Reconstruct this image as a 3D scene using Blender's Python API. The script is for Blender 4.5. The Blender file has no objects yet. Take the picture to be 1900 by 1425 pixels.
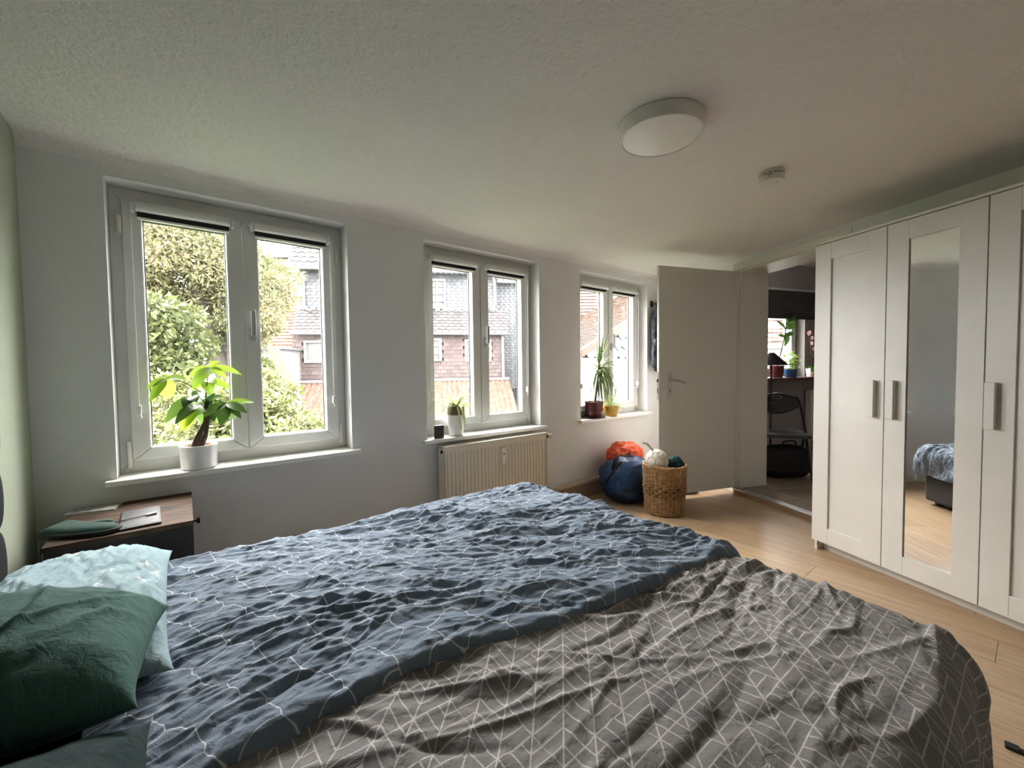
import bpy, bmesh, math, random
import numpy as np
from mathutils import Vector, Matrix, noise as mnoise

# ------------------------------------------------------------------ camera, sky, light, exposure
scene = bpy.context.scene
COL = scene.collection
FPX, PCX, PCY = 770.0, 950.0, 712.5            # focal length and centre for a 1900 x 1425 frame
PITCH, ROLL, AZ, EYE = math.atan(28.8 / 770), 0.0125, math.radians(51.7), 1.15
fwd = np.array([math.cos(AZ) * math.cos(PITCH), math.sin(AZ) * math.cos(PITCH), -math.sin(PITCH)])
_r0 = np.array([math.sin(AZ), -math.cos(AZ), 0.0]); _u0 = np.cross(_r0, fwd)
RIGHT = _r0 * math.cos(ROLL) - _u0 * math.sin(ROLL)
UP = _u0 * math.cos(ROLL) + _r0 * math.sin(ROLL)
CAMPOS = np.array([0.0, 0.0, EYE])
cam_data = bpy.data.cameras.new('camera')
cam_data.sensor_width = 36.0
cam_data.lens = FPX / 1900 * 36.0
cam_data.clip_start = 0.02
cam_data.clip_end = 500
cam = bpy.data.objects.new('camera', cam_data)
COL.objects.link(cam)
cam.matrix_world = Matrix(((RIGHT[0], UP[0], -fwd[0], 0), (RIGHT[1], UP[1], -fwd[1], 0),
                           (RIGHT[2], UP[2], -fwd[2], EYE), (0, 0, 0, 1)))
scene.camera = cam

world = bpy.data.worlds.new('overcast_sky')
scene.world = world
world.use_nodes = True
SKY_STRENGTH = 10.5
_wn = world.node_tree
_bg = _wn.nodes['Background']
_bg.inputs['Strength'].default_value = SKY_STRENGTH
_tc = _wn.nodes.new('ShaderNodeTexCoord'); _cl = _wn.nodes.new('ShaderNodeTexNoise')
_cl.inputs['Scale'].default_value = 2.2; _cl.inputs['Detail'].default_value = 5
_cr = _wn.nodes.new('ShaderNodeValToRGB')
_cr.color_ramp.elements[0].position = 0.3; _cr.color_ramp.elements[0].color = (0.93, 0.955, 1.0, 1)
_cr.color_ramp.elements[1].position = 0.7; _cr.color_ramp.elements[1].color = (1.0, 0.985, 0.95, 1)
_wn.links.new(_tc.outputs['Generated'], _cl.inputs['Vector'])
_wn.links.new(_cl.outputs['Fac'], _cr.inputs['Fac'])
_wn.links.new(_cr.outputs['Color'], _bg.inputs['Color'])

# hazy sun behind thin cloud, on the window side of the house
sun_data = bpy.data.lights.new('hazy_sun', 'SUN'); sun_data.energy = 17.0; sun_data.angle = math.radians(75); sun_data.color = (1.0, 0.95, 0.91)
sun = bpy.data.objects.new('hazy_sun', sun_data); COL.objects.link(sun)
sun.rotation_euler = Vector((0.12, 0.80, 0.68)).to_track_quat('Z', 'Y').to_euler()

vs = scene.view_settings
vs.view_transform = 'Standard'; vs.look = 'None'; vs.gamma = 1.0; vs.use_curve_mapping = False
vs.exposure = 1.2
scene.cycles.use_denoising = True
scene.cycles.max_bounces = 12
scene.cycles.diffuse_bounces = 7
scene.cycles.transparent_max_bounces = 24
scene.cycles.sample_clamp_indirect = 8.0
scene.cycles.caustics_reflective = False
scene.cycles.caustics_refractive = False

WY = 2.5                                         # inner face of the window wall
def portal(name, x0, x1, z0, z1, y, rot=0.0, c=None):
    # marks a window opening so that the sky is sampled through it
    L = bpy.data.lights.new(name, 'AREA'); L.shape = 'RECTANGLE'
    L.size = x1 - x0; L.size_y = z1 - z0
    L.cycles.is_portal = True
    o = bpy.data.objects.new(name, L); COL.objects.link(o)
    o.location = c if c else ((x0 + x1) / 2, y, (z0 + z1) / 2)
    o.rotation_euler = (math.radians(-90), 0, rot)
    return o
WINX = [-0.245, 1.252, 2.744]; WINW = 1.012; WZ0, WZ1 = 0.685, 2.0
for _i, _x in enumerate(WINX):
    portal('window_daylight', _x, _x + WINW, WZ0, WZ1, 2.712)

def ray(px, py):
    return RIGHT * ((px - PCX) / FPX) - UP * ((py - PCY) / FPX) + fwd
def at(px, py, d):
    return CAMPOS + ray(px, py) * d
def at_y(px, py, y):
    r = ray(px, py); return CAMPOS + r * (y / r[1])
def at_z(px, py, z):
    r = ray(px, py); return CAMPOS + r * ((z - EYE) / r[2])
def at_plane(px, py, p0, n):
    r = ray(px, py); return CAMPOS + r * (np.dot(np.array(p0) - CAMPOS, n) / np.dot(r, n))

# ------------------------------------------------------------------ helpers
def tag(o, label=None, cat=None, group=None, kind=None):
    if label: o['label'] = label
    if cat: o['category'] = cat
    if group: o['group'] = group
    if kind: o['kind'] = kind
    return o
def thing(name, loc=(0, 0, 0), rz=0.0, label=None, cat=None, group=None, kind=None):
    o = bpy.data.objects.new(name, None); COL.objects.link(o)
    o.empty_display_size = 0.1
    o.location = loc; o.rotation_euler = (0, 0, rz)
    return tag(o, label, cat, group, kind)

class MB:
    """collects shapes; build() links them as one mesh object"""
    def __init__(s):
        s.v = []; s.f = []; s.uv = None; s.fc = []
    def add(s, verts, faces):
        b = len(s.v); s.v.extend([tuple(map(float, p)) for p in verts])
        s.f.extend([tuple(i + b for i in f) for f in faces]); return s
    def box(s, x0, x1, y0, y1, z0, z1, M=None):
        p = [(x0, y0, z0), (x1, y0, z0), (x1, y1, z0), (x0, y1, z0), (x0, y0, z1), (x1, y0, z1), (x1, y1, z1), (x0, y1, z1)]
        if M is not None: p = [tuple(M @ Vector(q)) for q in p]
        return s.add(p, [(3, 2, 1, 0), (4, 5, 6, 7), (0, 1, 5, 4), (1, 2, 6, 5), (2, 3, 7, 6), (3, 0, 4, 7)])
    def prism(s, poly, vec):
        """polygon (3-D points) extruded along vec"""
        n = len(poly); vec = np.array(vec, float)
        p = [np.array(q, float) for q in poly]; q = [a + vec for a in p]
        return s.add(p + q, [tuple(range(n))[::-1], tuple(range(n, 2 * n))] + [(i, (i + 1) % n, n + (i + 1) % n, n + i) for i in range(n)])
    def lathe(s, prof, seg=32, c=(0, 0, 0), sx=1.0, sy=1.0, M=None):
        """profile [(r, z), ...] turned about z"""
        vs_, fs = [], []
        for r, z in prof:
            for k in range(seg):
                a = 2 * math.pi * k / seg
                vs_.append((c[0] + r * sx * math.cos(a), c[1] + r * sy * math.sin(a), c[2] + z))
        for i in range(len(prof) - 1):
            for k in range(seg):
                k2 = (k + 1) % seg
                fs.append((i * seg + k, i * seg + k2, (i + 1) * seg + k2, (i + 1) * seg + k))
        fs.append(tuple(range(seg))[::-1]); m = (len(prof) - 1) * seg
        fs.append(tuple(range(m, m + seg)))
        if M is not None: vs_ = [tuple(M @ Vector(q)) for q in vs_]
        return s.add(vs_, fs)
    def tube(s, pts, r, seg=8, closed=False):
        """round bar along a path; r is a number or one radius per point"""
        P = [np.array(p, float) for p in pts]; n = len(P)
        rr = [r] * n if not hasattr(r, '__len__') else r
        vs_, fs = [], []
        prev = None
        for i in range(n):
            if closed: t = P[(i + 1) % n] - P[i - 1]
            else: t = P[min(i + 1, n - 1)] - P[max(i - 1, 0)]
            t = t / (np.linalg.norm(t) + 1e-12)
            if prev is None:
                a = np.array([0, 0, 1.0]) if abs(t[2]) < 0.9 else np.array([1.0, 0, 0])
                e = np.cross(t, a)
            else: e = prev - t * np.dot(prev, t)
            e = e / (np.linalg.norm(e) + 1e-12); prev = e; g = np.cross(t, e)
            for k in range(seg):
                a = 2 * math.pi * k / seg
                vs_.append(P[i] + (e * math.cos(a) + g * math.sin(a)) * rr[i])
        for i in range(n if closed else n - 1):
            j = (i + 1) % n
            for k in range(seg):
                k2 = (k + 1) % seg
                fs.append((i * seg + k, i * seg + k2, j * seg + k2, j * seg + k))
        if not closed:
            fs.append(tuple(range(seg))[::-1]); fs.append(tuple(range((n - 1) * seg, n * seg)))
        return s.add(vs_, fs)
    def grid(s, P):
        """P: array (n, m, 3)"""
        n, m = P.shape[:2]
        idx = np.arange(n * m).reshape(n, m)
        q = np.stack([idx[:-1, :-1], idx[1:, :-1], idx[1:, 1:], idx[:-1, 1:]], -1).reshape(-1, 4)
        return s.add(P.reshape(-1, 3), [tuple(r) for r in q])
    def build(s, name, mat, parent=None, smooth=False, bevel=0.0, angle=40, label=None, kind=None, loc=None):
        me = bpy.data.meshes.new(name)
        me.from_pydata(s.v, [], s.f); me.validate(clean_customdata=False); me.update()
        if smooth:
            me.shade_smooth()
            me.set_sharp_from_angle(angle=math.radians(angle))
        if mat is not None: me.materials.append(mat)
        o = bpy.data.objects.new(name, me); COL.objects.link(o)
        if parent is not None: o.parent = parent
        if loc is not None: o.location = loc
        if bevel > 0:
            b = o.modifiers.new('bevel', 'BEVEL'); b.width = bevel; b.segments = 2; b.limit_method = 'ANGLE'; b.angle_limit = math.radians(50)
        if label: o['label'] = label
        if kind: o['kind'] = kind
        return o

def big_mesh(name, V, F, mat, parent=None, smooth=True, uv=None, col=None):
    """fast mesh from arrays; uv per vertex, col per face"""
    me = bpy.data.meshes.new(name)
    V = np.asarray(V, np.float32); F = np.asarray(F, np.int32)
    k = F.shape[1]
    me.vertices.add(len(V)); me.vertices.foreach_set('co', V.ravel())
    me.loops.add(F.size); me.loops.foreach_set('vertex_index', F.ravel())
    me.polygons.add(len(F)); me.polygons.foreach_set('loop_start', np.arange(0, F.size, k, dtype=np.int32))
    if uv is not None:
        l = me.uv_layers.new(name='UVMap'); l.data.foreach_set('uv', np.asarray(uv, np.float32)[F.ravel()].ravel())
    me.update(calc_edges=True); me.validate(clean_customdata=False)
    if col is not None:
        a = me.attributes.new('rnd', 'FLOAT', 'FACE'); a.data.foreach_set('value', np.asarray(col, np.float32))
    if smooth: me.shade_smooth()
    me.materials.append(mat)
    o = bpy.data.objects.new(name, me); COL.objects.link(o)
    if parent is not None: o.parent = parent
    return o

def copy_tree(o, parent=None):
    c = o.copy(); COL.objects.link(c); c.parent = parent
    for ch in list(o.children): copy_tree(ch, c)
    return c

def frame(origin, ex, ez=(0, 0, 1)):
    """matrix with local x along ex, z along ez"""
    ex = Vector(ex).normalized(); ez = Vector(ez).normalized(); ey = ez.cross(ex).normalized(); ez = ex.cross(ey)
    return Matrix(((ex.x, ey.x, ez.x, origin[0]), (ex.y, ey.y, ez.y, origin[1]), (ex.z, ey.z, ez.z, origin[2]), (0, 0, 0, 1)))

# ---- 2-D gradient noise on arrays
def perlin(x, y, seed=0):
    rng = np.random.RandomState(seed); ang = rng.rand(256) * 2 * np.pi
    perm = rng.permutation(256); gx, gy = np.cos(ang), np.sin(ang)
    xi = np.floor(x).astype(int); yi = np.floor(y).astype(int); xf = x - xi; yf = y - yi
    def g(ix, iy, dx, dy):
        h = perm[(perm[ix & 255] + iy) & 255]; return gx[h] * dx + gy[h] * dy
    u = xf ** 3 * (xf * (xf * 6 - 15) + 10); v = yf ** 3 * (yf * (yf * 6 - 15) + 10)
    a = g(xi, yi, xf, yf); b = g(xi + 1, yi, xf - 1, yf); c = g(xi, yi + 1, xf, yf - 1); d = g(xi + 1, yi + 1, xf - 1, yf - 1)
    return (a + u * (b - a) + v * ((c + u * (d - c)) - (a + u * (b - a)))) * 1.5

# ------------------------------------------------------------------ materials
MATS = {}
class NT:
    def __init__(s, mat): s.t = mat.node_tree; s.n = s.t.nodes; s.l = s.t.links
    def node(s, kind, **kw):
        n = s.n.new(kind)
        for k, v in kw.items(): setattr(n, k, v)
        return n
    def put(s, sock, v):
        if hasattr(v, 'is_linked') or isinstance(v, bpy.types.NodeSocket): s.l.new(v, sock)
        else: sock.default_value = v
    def m(s, op, a, b=None, c=None, clamp=False):
        n = s.n.new('ShaderNodeMath'); n.operation = op; n.use_clamp = clamp
        s.put(n.inputs[0], a)
        if b is not None: s.put(n.inputs[1], b)
        if c is not None: s.put(n.inputs[2], c)
        return n.outputs[0]
    def noise(s, vec, scale, detail=3, rough=0.55, dist=0.0):
        n = s.n.new('ShaderNodeTexNoise'); n.inputs['Scale'].default_value = scale; n.inputs['Detail'].default_value = detail
        n.inputs['Roughness'].default_value = rough; n.inputs['Distortion'].default_value = dist
        if vec is not None: s.l.new(vec, n.inputs['Vector'])
        return n
    def ramp(s, fac, stops):
        n = s.n.new('ShaderNodeValToRGB'); e = n.color_ramp.elements
        while len(e) < len(stops): e.new(0.5)
        for i, (p, c) in enumerate(stops): e[i].position = p; e[i].color = (*c, 1)
        s.l.new(fac, n.inputs['Fac']); return n.outputs['Color']
    def mix(s, fac, a, b):
        n = s.n.new('ShaderNodeMix'); n.data_type = 'RGBA'; s.put(n.inputs[0], fac)
        s.put(n.inputs[6], a if not isinstance(a, tuple) else (*a, 1)); s.put(n.inputs[7], b if not isinstance(b, tuple) else (*b, 1))
        return n.outputs[2]
    def coord(s, which='Object'):
        return s.n.new('ShaderNodeTexCoord').outputs[which]
    def map(s, vec, scale=(1, 1, 1), rot=(0, 0, 0)):
        n = s.n.new('ShaderNodeMapping'); n.inputs['Scale'].default_value = scale; n.inputs['Rotation'].default_value = rot
        s.l.new(vec, n.inputs['Vector']); return n.outputs['Vector']
    def bump(s, h, dist=0.002, strength=1.0, prev=None):
        n = s.n.new('ShaderNodeBump'); n.inputs['Distance'].default_value = dist; n.inputs['Strength'].default_value = strength
        s.l.new(h, n.inputs['Height'])
        if prev is not None: s.l.new(prev, n.inputs['Normal'])
        return n.outputs['Normal']

def mat(name, col, rough=0.5, metal=0.0, var=0.0, vscale=6.0, bump=0.0, bscale=60.0, spec=0.5, sheen=0.0, stretch=(1, 1, 1), alpha=None, trans=0.0):
    m = bpy.data.materials.new(name); m.use_nodes = True; t = NT(m); b = t.n['Principled BSDF']
    b.inputs['Roughness'].default_value = rough; b.inputs['Metallic'].default_value = metal
    b.inputs['Specular IOR Level'].default_value = spec
    if sheen: b.inputs['Sheen Weight'].default_value = sheen
    b.inputs['Base Color'].default_value = (*col, 1)
    vec = t.map(t.coord(), stretch)
    if var:
        n = t.noise(vec, vscale, 4)
        lo = tuple(max(0, c * (1 - var)) for c in col); hi = tuple(min(1, c * (1 + var)) for c in col)
        t.put(b.inputs['Base Color'], t.ramp(n.outputs['Fac'], [(0.3, lo), (0.7, hi)]))
    else:
        n = t.noise(vec, vscale, 2)
        t.put(b.inputs['Base Color'], t.ramp(n.outputs['Fac'], [(0.3, tuple(c * 0.97 for c in col)), (0.7, tuple(min(1, c * 1.03) for c in col))]))
    if bump:
        n2 = t.noise(vec, bscale, 3)
        t.put(b.inputs['Normal'], t.bump(n2.outputs['Fac'], bump))
    MATS[name] = m
    return m

def leaf_mat(name, stops, rough=0.55, trans=0.3):
    """leaf colour from the per-leaf attribute, with some light passing through"""
    m = bpy.data.materials.new(name); m.use_nodes = True; t = NT(m); b = t.n['Principled BSDF']
    a = t.node('ShaderNodeAttribute'); a.attribute_name = 'rnd'
    c = t.ramp(a.outputs['Fac'], stops)
    t.put(b.inputs['Base Color'], c); b.inputs['Roughness'].default_value = rough
    tr = t.node('ShaderNodeBsdfTranslucent'); t.l.new(c, tr.inputs['Color'])
    mx = t.node('ShaderNodeMixShader'); mx.inputs[0].default_value = trans
    t.l.new(b.outputs[0], mx.inputs[1]); t.l.new(tr.outputs[0], mx.inputs[2])
    t.l.new(mx.outputs[0], t.n['Material Output'].inputs['Surface'])
    return m

def rnd_mat(name, stops, rough=0.8, bump=0.0, bscale=30):
    """piece colour from the per-piece attribute"""
    m = bpy.data.materials.new(name); m.use_nodes = True; t = NT(m); b = t.n['Principled BSDF']
    a = t.node('ShaderNodeAttribute'); a.attribute_name = 'rnd'
    c = t.ramp(a.outputs['Fac'], stops)
    n = t.noise(t.coord(), 5, 5)
    c2 = t.mix(t.m('MULTIPLY', n.outputs['Fac'], 0.5), c, stops[0][1])
    t.put(b.inputs['Base Color'], c2); b.inputs['Roughness'].default_value = rough
    if bump: t.put(b.inputs['Normal'], t.bump(t.noise(t.coord(), bscale, 3).outputs['Fac'], bump))
    return m

def plaster(name, col, bscale=90, bump=0.004, var=0.05, rough=0.92):
    m = bpy.data.materials.new(name); m.use_nodes = True; t = NT(m); b = t.n['Principled BSDF']
    vec = t.coord()
    n = t.noise(vec, 1.7, 4); lo = tuple(c * (1 - var) for c in col); hi = tuple(min(1, c * (1 + var)) for c in col)
    t.put(b.inputs['Base Color'], t.ramp(n.outputs['Fac'], [(0.3, lo), (0.7, hi)]))
    b.inputs['Roughness'].default_value = rough; b.inputs['Specular IOR Level'].default_value = 0.2
    n1 = t.noise(vec, bscale, 4, 0.6, 0.6)
    nb = t.bump(n1.outputs['Fac'], bump)
    n2 = t.noise(vec, bscale * 0.28, 2); nb = t.bump(n2.outputs['Fac'], bump * 1.6, 0.7, nb)
    t.put(b.inputs['Normal'], nb)
    return m

M_ceil = plaster('ceiling_plaster', (0.81, 0.775, 0.755), 75, 0.0075, 0.02)
M_wall = plaster('wall_paint_white', (0.70, 0.695, 0.69), 140, 0.0012, 0.025)
M_wall_green = plaster('wall_paint_sage', (0.38, 0.42, 0.325), 140, 0.0012, 0.02)
M_outwall = plaster('outer_render', (0.28, 0.27, 0.25), 40, 0.004)
M_white = mat('white_lacquer', (0.60, 0.585, 0.54), 0.35, bump=0.0002, bscale=200)
M_pvc = mat('window_plastic', (0.64, 0.64, 0.62), 0.3)
M_bead = mat('window_gasket', (0.03, 0.03, 0.03), 0.6)
M_sill = mat('sill_paint', (0.80, 0.79, 0.75), 0.4, var=0.03, vscale=9)
M_door = mat('door_lacquer', (0.66, 0.645, 0.59), 0.42, var=0.02, vscale=2, bump=0.0002, bscale=90)
M_trim = mat('trim_lacquer', (0.66, 0.64, 0.57), 0.4, var=0.03, vscale=3)
M_steel = mat('brushed_steel', (0.55, 0.54, 0.51), 0.35, 1.0)
M_black = mat('black_plastic', (0.012, 0.012, 0.013), 0.45)
M_darkmetal = mat('black_metal', (0.012, 0.011, 0.011), 0.38, 0.3)
M_mirror = mat('mirror_silver', (0.93, 0.94, 0.93), 0.015, 1.0)

def glass_mat(name, tint=(0.985, 0.98, 0.975)):
    m = bpy.data.materials.new(name); m.use_nodes = True; t = NT(m)
    t.n.remove(t.n['Principled BSDF'])
    tr = t.node('ShaderNodeBsdfTransparent'); tr.inputs['Color'].default_value = (*tint, 1)
    gl = t.node('ShaderNodeBsdfGlossy'); gl.inputs['Roughness'].default_value = 0.02
    lw = t.node('ShaderNodeLayerWeight'); lw.inputs['Blend'].default_value = 0.5
    f = t.m('ADD', 0.03, t.m('MULTIPLY', t.m('POWER', lw.outputs['Facing'], 5.0), 0.7))
    mx = t.node('ShaderNodeMixShader'); t.l.new(f, mx.inputs[0])
    t.l.new(tr.outputs[0], mx.inputs[1]); t.l.new(gl.outputs[0], mx.inputs[2])
    t.l.new(mx.outputs[0], t.n['Material Output'].inputs['Surface'])
    return m
M_glass = glass_mat('window_glass')
M_clear = mat('milky_plastic', (0.72, 0.73, 0.73), 0.25)

def wood_mat(name, stops, scale=(6, 60, 60), rough=0.4, rnd=True):
    """grain along local x; each plank shifts by its own random number"""
    m = bpy.data.materials.new(name); m.use_nodes = True; t = NT(m); b = t.n['Principled BSDF']
    vec = t.coord()
    oi = t.node('ShaderNodeObjectInfo')
    add = t.node('ShaderNodeVectorMath'); add.operation = 'ADD'
    cmb = t.node('ShaderNodeCombineXYZ')
    r = t.m('MULTIPLY', oi.outputs['Random'], 37.0); t.l.new(r, cmb.inputs[0]); t.l.new(r, cmb.inputs[1])
    t.l.new(vec, add.inputs[0]); t.l.new(cmb.outputs[0], add.inputs[1])
    v2 = t.map(add.outputs[0], scale)
    n1 = t.noise(v2, 1.0, 6, 0.62, 0.8)
    n2 = t.noise(add.outputs[0], 1.3, 2)
    f = t.m('ADD', t.m('MULTIPLY', n1.outputs['Fac'], 0.75), t.m('MULTIPLY', n2.outputs['Fac'], 0.25))
    if rnd: f = t.m('ADD', f, t.m('MULTIPLY', t.m('SUBTRACT', oi.outputs['Random'], 0.5), 0.10))
    c = t.ramp(f, stops)
    t.put(b.inputs['Base Color'], c); b.inputs['Roughness'].default_value = rough
    if not rnd: b.inputs['Specular IOR Level'].default_value = 0.2
    t.put(b.inputs['Normal'], t.bump(n1.outputs['Fac'], 0.0004))
    return m
M_floor = wood_mat('laminate_oak', [(0.3, (0.31, 0.205, 0.118)), (0.5, (0.42, 0.292, 0.178)), (0.7, (0.51, 0.375, 0.24))], (2.2, 38, 38), 0.34)
M_walnut = wood_mat('rustic_brown_wood', [(0.32, (0.018, 0.012, 0.009)), (0.5, (0.065, 0.038, 0.023)), (0.68, (0.16, 0.10, 0.058))], (5, 22, 22), 0.75, False)
M_darkwood = wood_mat('dark_brown_wood', [(0.3, (0.012, 0.009, 0.008)), (0.7, (0.05, 0.035, 0.028))], (5, 30, 30), 0.5, False)

# ------------------------------------------------------------------ the room
CEIL = 2.10
XL = -0.49
HX, HY = 3.895, 1.667                            # hinge corner of the doorway
DW = np.array([math.cos(math.radians(67.3)), math.sin(math.radians(67.3)), 0])   # door wall, towards the window wall
DN = np.array([DW[1], -DW[0], 0])                # through the door wall, away from the room
NEARY = -1.15
tc_ = (WY - HY) / DW[1]; CX_, CYY = HX + DW[0] * tc_, WY                   # far right corner
tn_ = (NEARY - HY) / DW[1]; NX_ = HX + DW[0] * tn_
ROOM = [(XL, NEARY), (NX_, NEARY), (CX_, WY), (XL, WY)]

def clip_poly(poly, clip):
    out = poly
    n = len(clip)
    for i in range(n):
        ax, ay = clip[i]; bx, by = clip[(i + 1) % n]
        inp = out; out = []
        def side(p): return (bx - ax) * (p[1] - ay) - (by - ay) * (p[0] - ax)
        for k in range(len(inp)):
            p, q = inp[k], inp[(k + 1) % len(inp)]
            sp, sq = side(p), side(q)
            if sp >= 0: out.append(p)
            if sp * sq < 0:
                t = sp / (sp - sq); out.append((p[0] + (q[0] - p[0]) * t, p[1] + (q[1] - p[1]) * t))
        if not out: return []
    return out

fl = MB().prism([(x, y, -0.02) for x, y in ROOM], (0, 0, -0.2)).build('floor', mat('subfloor', (0.10, 0.075, 0.05), 0.9))
tag(fl, kind='structure')
rng = random.Random(4)
PW, PL = 0.193, 1.29
nx = int((CX_ - XL) / PW) + 2
for i in range(nx):
    off = -((i * 0.47) % 1.0) * PL
    j = 0
    y = NEARY + off
    while y < WY:
        x0, x1, y0, y1 = XL + i * PW, XL + (i + 1) * PW, y, y + PL
        g = 0.0007
        p = clip_poly([(x0 + g, y0 + g), (x1 - g, y0 + g), (x1 - g, y1 - g), (x0 + g, y1 - g)], ROOM)
        y += PL
        if len(p) < 3: continue
        c = (sum(a for a, b in p) / len(p), sum(b for a, b in p) / len(p))
        if max(a for a, b in p) - min(a for a, b in p) < 0.01: continue
        # local x runs along the plank (world y)
        o = MB().prism([(b - c[1], -(a - c[0]), -0.0185) for a, b in p], (0, 0, 0.0185)).build('plank', M_floor, fl, bevel=0.0008)
        o.location = (c[0], c[1], 0); o.rotation_euler = (0, 0, math.pi / 2)

# ceiling with a soft cove along the window wall and the left wall
cm = MB()
cm.prism([(x, y, CEIL) for x, y in ROOM], (0, 0, 0.15))
cr_ = 0.05
arc = [(cr_ * (1 - math.sin(a)), cr_ * (1 - math.cos(a))) for a in np.linspace(0, math.pi / 2, 7)]   # (inset from wall, drop)
def cove(mb, A, B, inward):
    A = np.array(A, float); B = np.array(B, float); inward = np.array(inward, float)
    prof = [inward * a + np.array([0, 0, -d]) for a, d in arc] + [np.array([0, 0, 0.0])]
    n = len(prof)
    vs_ = [A + p for p in prof] + [B + p for p in prof]
    mb.add(vs_, [(i, (i + 1) % n, n + (i + 1) % n, n + i) for i in range(n)])
cove(cm, (XL, WY, CEIL), (CX_, WY, CEIL), (0, -1, 0))
ceil = cm.build('ceiling', M_ceil, smooth=True, angle=35); tag(ceil, kind='structure')

def wall_holes(mb, O, eu, en, U, Z, holes, th):
    """wall sheet from origin O along eu (cuts U), up z (cuts Z), thickness th along en; holes are (u0,u1,z0,z1)"""
    O = np.array(O, float); eu = np.array(eu, float); en = np.array(en, float)
    us = sorted(set(U) | {h[0] for h in holes} | {h[1] for h in holes}); zs = sorted(set(Z) | {h[2] for h in holes} | {h[3] for h in holes})
    def hole(i, j):
        if i < 0 or j < 0 or i >= len(us) - 1 or j >= len(zs) - 1: return True
        u = (us[i] + us[i + 1]) / 2; z = (zs[j] + zs[j + 1]) / 2
        return any(h[0] < u < h[1] and h[2] < z < h[3] for h in holes)
    P = lambda u, z, n: O + eu * u + en * n + np.array([0, 0, z])
    for i in range(len(us) - 1):
        for j in range(len(zs) - 1):
            if hole(i, j): continue
            u0, u1, z0, z1 = us[i], us[i + 1], zs[j], zs[j + 1]
            mb.add([P(u0, z0, 0), P(u1, z0, 0), P(u1, z1, 0), P(u0, z1, 0)], [(0, 1, 2, 3)])
            mb.add([P(u0, z0, th), P(u1, z0, th), P(u1, z1, th), P(u0, z1, th)], [(3, 2, 1, 0)])
            if hole(i - 1, j): mb.add([P(u0, z0, 0), P(u0, z1, 0), P(u0, z1, th), P(u0, z0, th)], [(0, 1, 2, 3)])
            if hole(i + 1, j): mb.add([P(u1, z0, 0), P(u1, z1, 0), P(u1, z1, th), P(u1, z0, th)], [(3, 2, 1, 0)])
            if hole(i, j - 1): mb.add([P(u0, z0, 0), P(u1, z0, 0), P(u1, z0, th), P(u0, z0, th)], [(3, 2, 1, 0)])
            if hole(i, j + 1): mb.add([P(u0, z1, 0), P(u1, z1, 0), P(u1, z1, th), P(u0, z1, th)], [(0, 1, 2, 3)])

w = MB()
wall_holes(w, (0, WY, 0), (1, 0, 0), (0, 1, 0), [XL - 0.3, CX_ + 0.12], [-0.2, CEIL + 0.15], [(x, x + WINW, WZ0 - 0.02, WZ1) for x in WINX], 0.20)
tag(w.build('wall_far', M_wall), kind='structure')
w = MB(); w.box(XL - 0.25, XL, NEARY - 0.25, WY, -0.2, CEIL + 0.15)
tag(w.build('wall_left', M_wall_green), kind='structure')
w = MB(); w.box(XL - 0.25, NX_ + 0.3, NEARY - 0.25, NEARY, -0.2, CEIL + 0.15)
tag(w.build('wall_near', M_wall), kind='structure')
# ------------------------------------------------------------------ door wall, doorway, door
H = np.array([HX, HY, 0.0])
WT = 0.31                                        # wall thickness
def dwp(t, p, z): return H + DW * t + DN * p + np.array([0, 0, z])
OP0, OP1, OPZ = -0.90, -0.015, 1.992            # doorway
w = MB()
wall_holes(w, H, DW, DN, [tn_ - 0.1, tc_], [-0.2, CEIL + 0.15], [(OP0, OP1, -0.01, OPZ)], WT)
tag(w.build('wall_right', M_wall), kind='structure')
STEP = 0.048
# threshold step between the two rooms
s_ = MB(); s_.prism([dwp(OP0, -0.035, 0.0), dwp(OP1 + 0.02, -0.035, 0.0), dwp(OP1 + 0.02, 0.02, 0.0), dwp(OP0, 0.02, 0.0)], (0, 0, STEP - 0.012))
M_step = wood_mat('threshold_wood', [(0.3, (0.22, 0.13, 0.07)), (0.7, (0.36, 0.235, 0.135))], (3, 40, 40), 0.4, False)
th = s_.build('trim_1', M_step, bevel=0.002); tag(th, kind='structure')
MB().prism([dwp(OP0, -0.042, STEP - 0.012), dwp(OP1 + 0.025, -0.042, STEP - 0.012), dwp(OP1 + 0.025, 0.03, STEP - 0.012), dwp(OP0, 0.03, STEP - 0.012)], (0, 0, 0.013)).build('edge_strip', M_steel, th, bevel=0.002)
# casing round the doorway, and the painted lining of its reveal
c_ = MB()
def casing_bar(t0, t1, z0, z1, p0=-0.016, p1=0.0):
    c_.prism([dwp(t0, p0, z0), dwp(t1, p0, z0), dwp(t1, p1, z0), dwp(t0, p1, z0)], (0, 0, z1 - z0))
casing_bar(OP0 - 0.06, OP1 + 0.06, OPZ, OPZ + 0.062)
casing_bar(OP1, OP1 + 0.06, STEP, OPZ)
casing_bar(OP0 - 0.06, OP0, STEP, OPZ)
tag(c_.build('trim_2', M_trim, bevel=0.003), kind='structure')
l_ = MB()
l_.prism([dwp(OP1 - 0.012, 0.002, STEP), dwp(OP1, 0.002, STEP), dwp(OP1, WT, STEP), dwp(OP1 - 0.012, WT, STEP)], (0, 0, OPZ - STEP))
l_.prism([dwp(OP0, 0.002, OPZ - 0.012), dwp(OP1, 0.002, OPZ - 0.012), dwp(OP1, WT, OPZ - 0.012), dwp(OP0, WT, OPZ - 0.012)], (0, 0, 0.012))
tag(l_.build('trim_3', M_trim, bevel=0.001), kind='structure')

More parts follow.
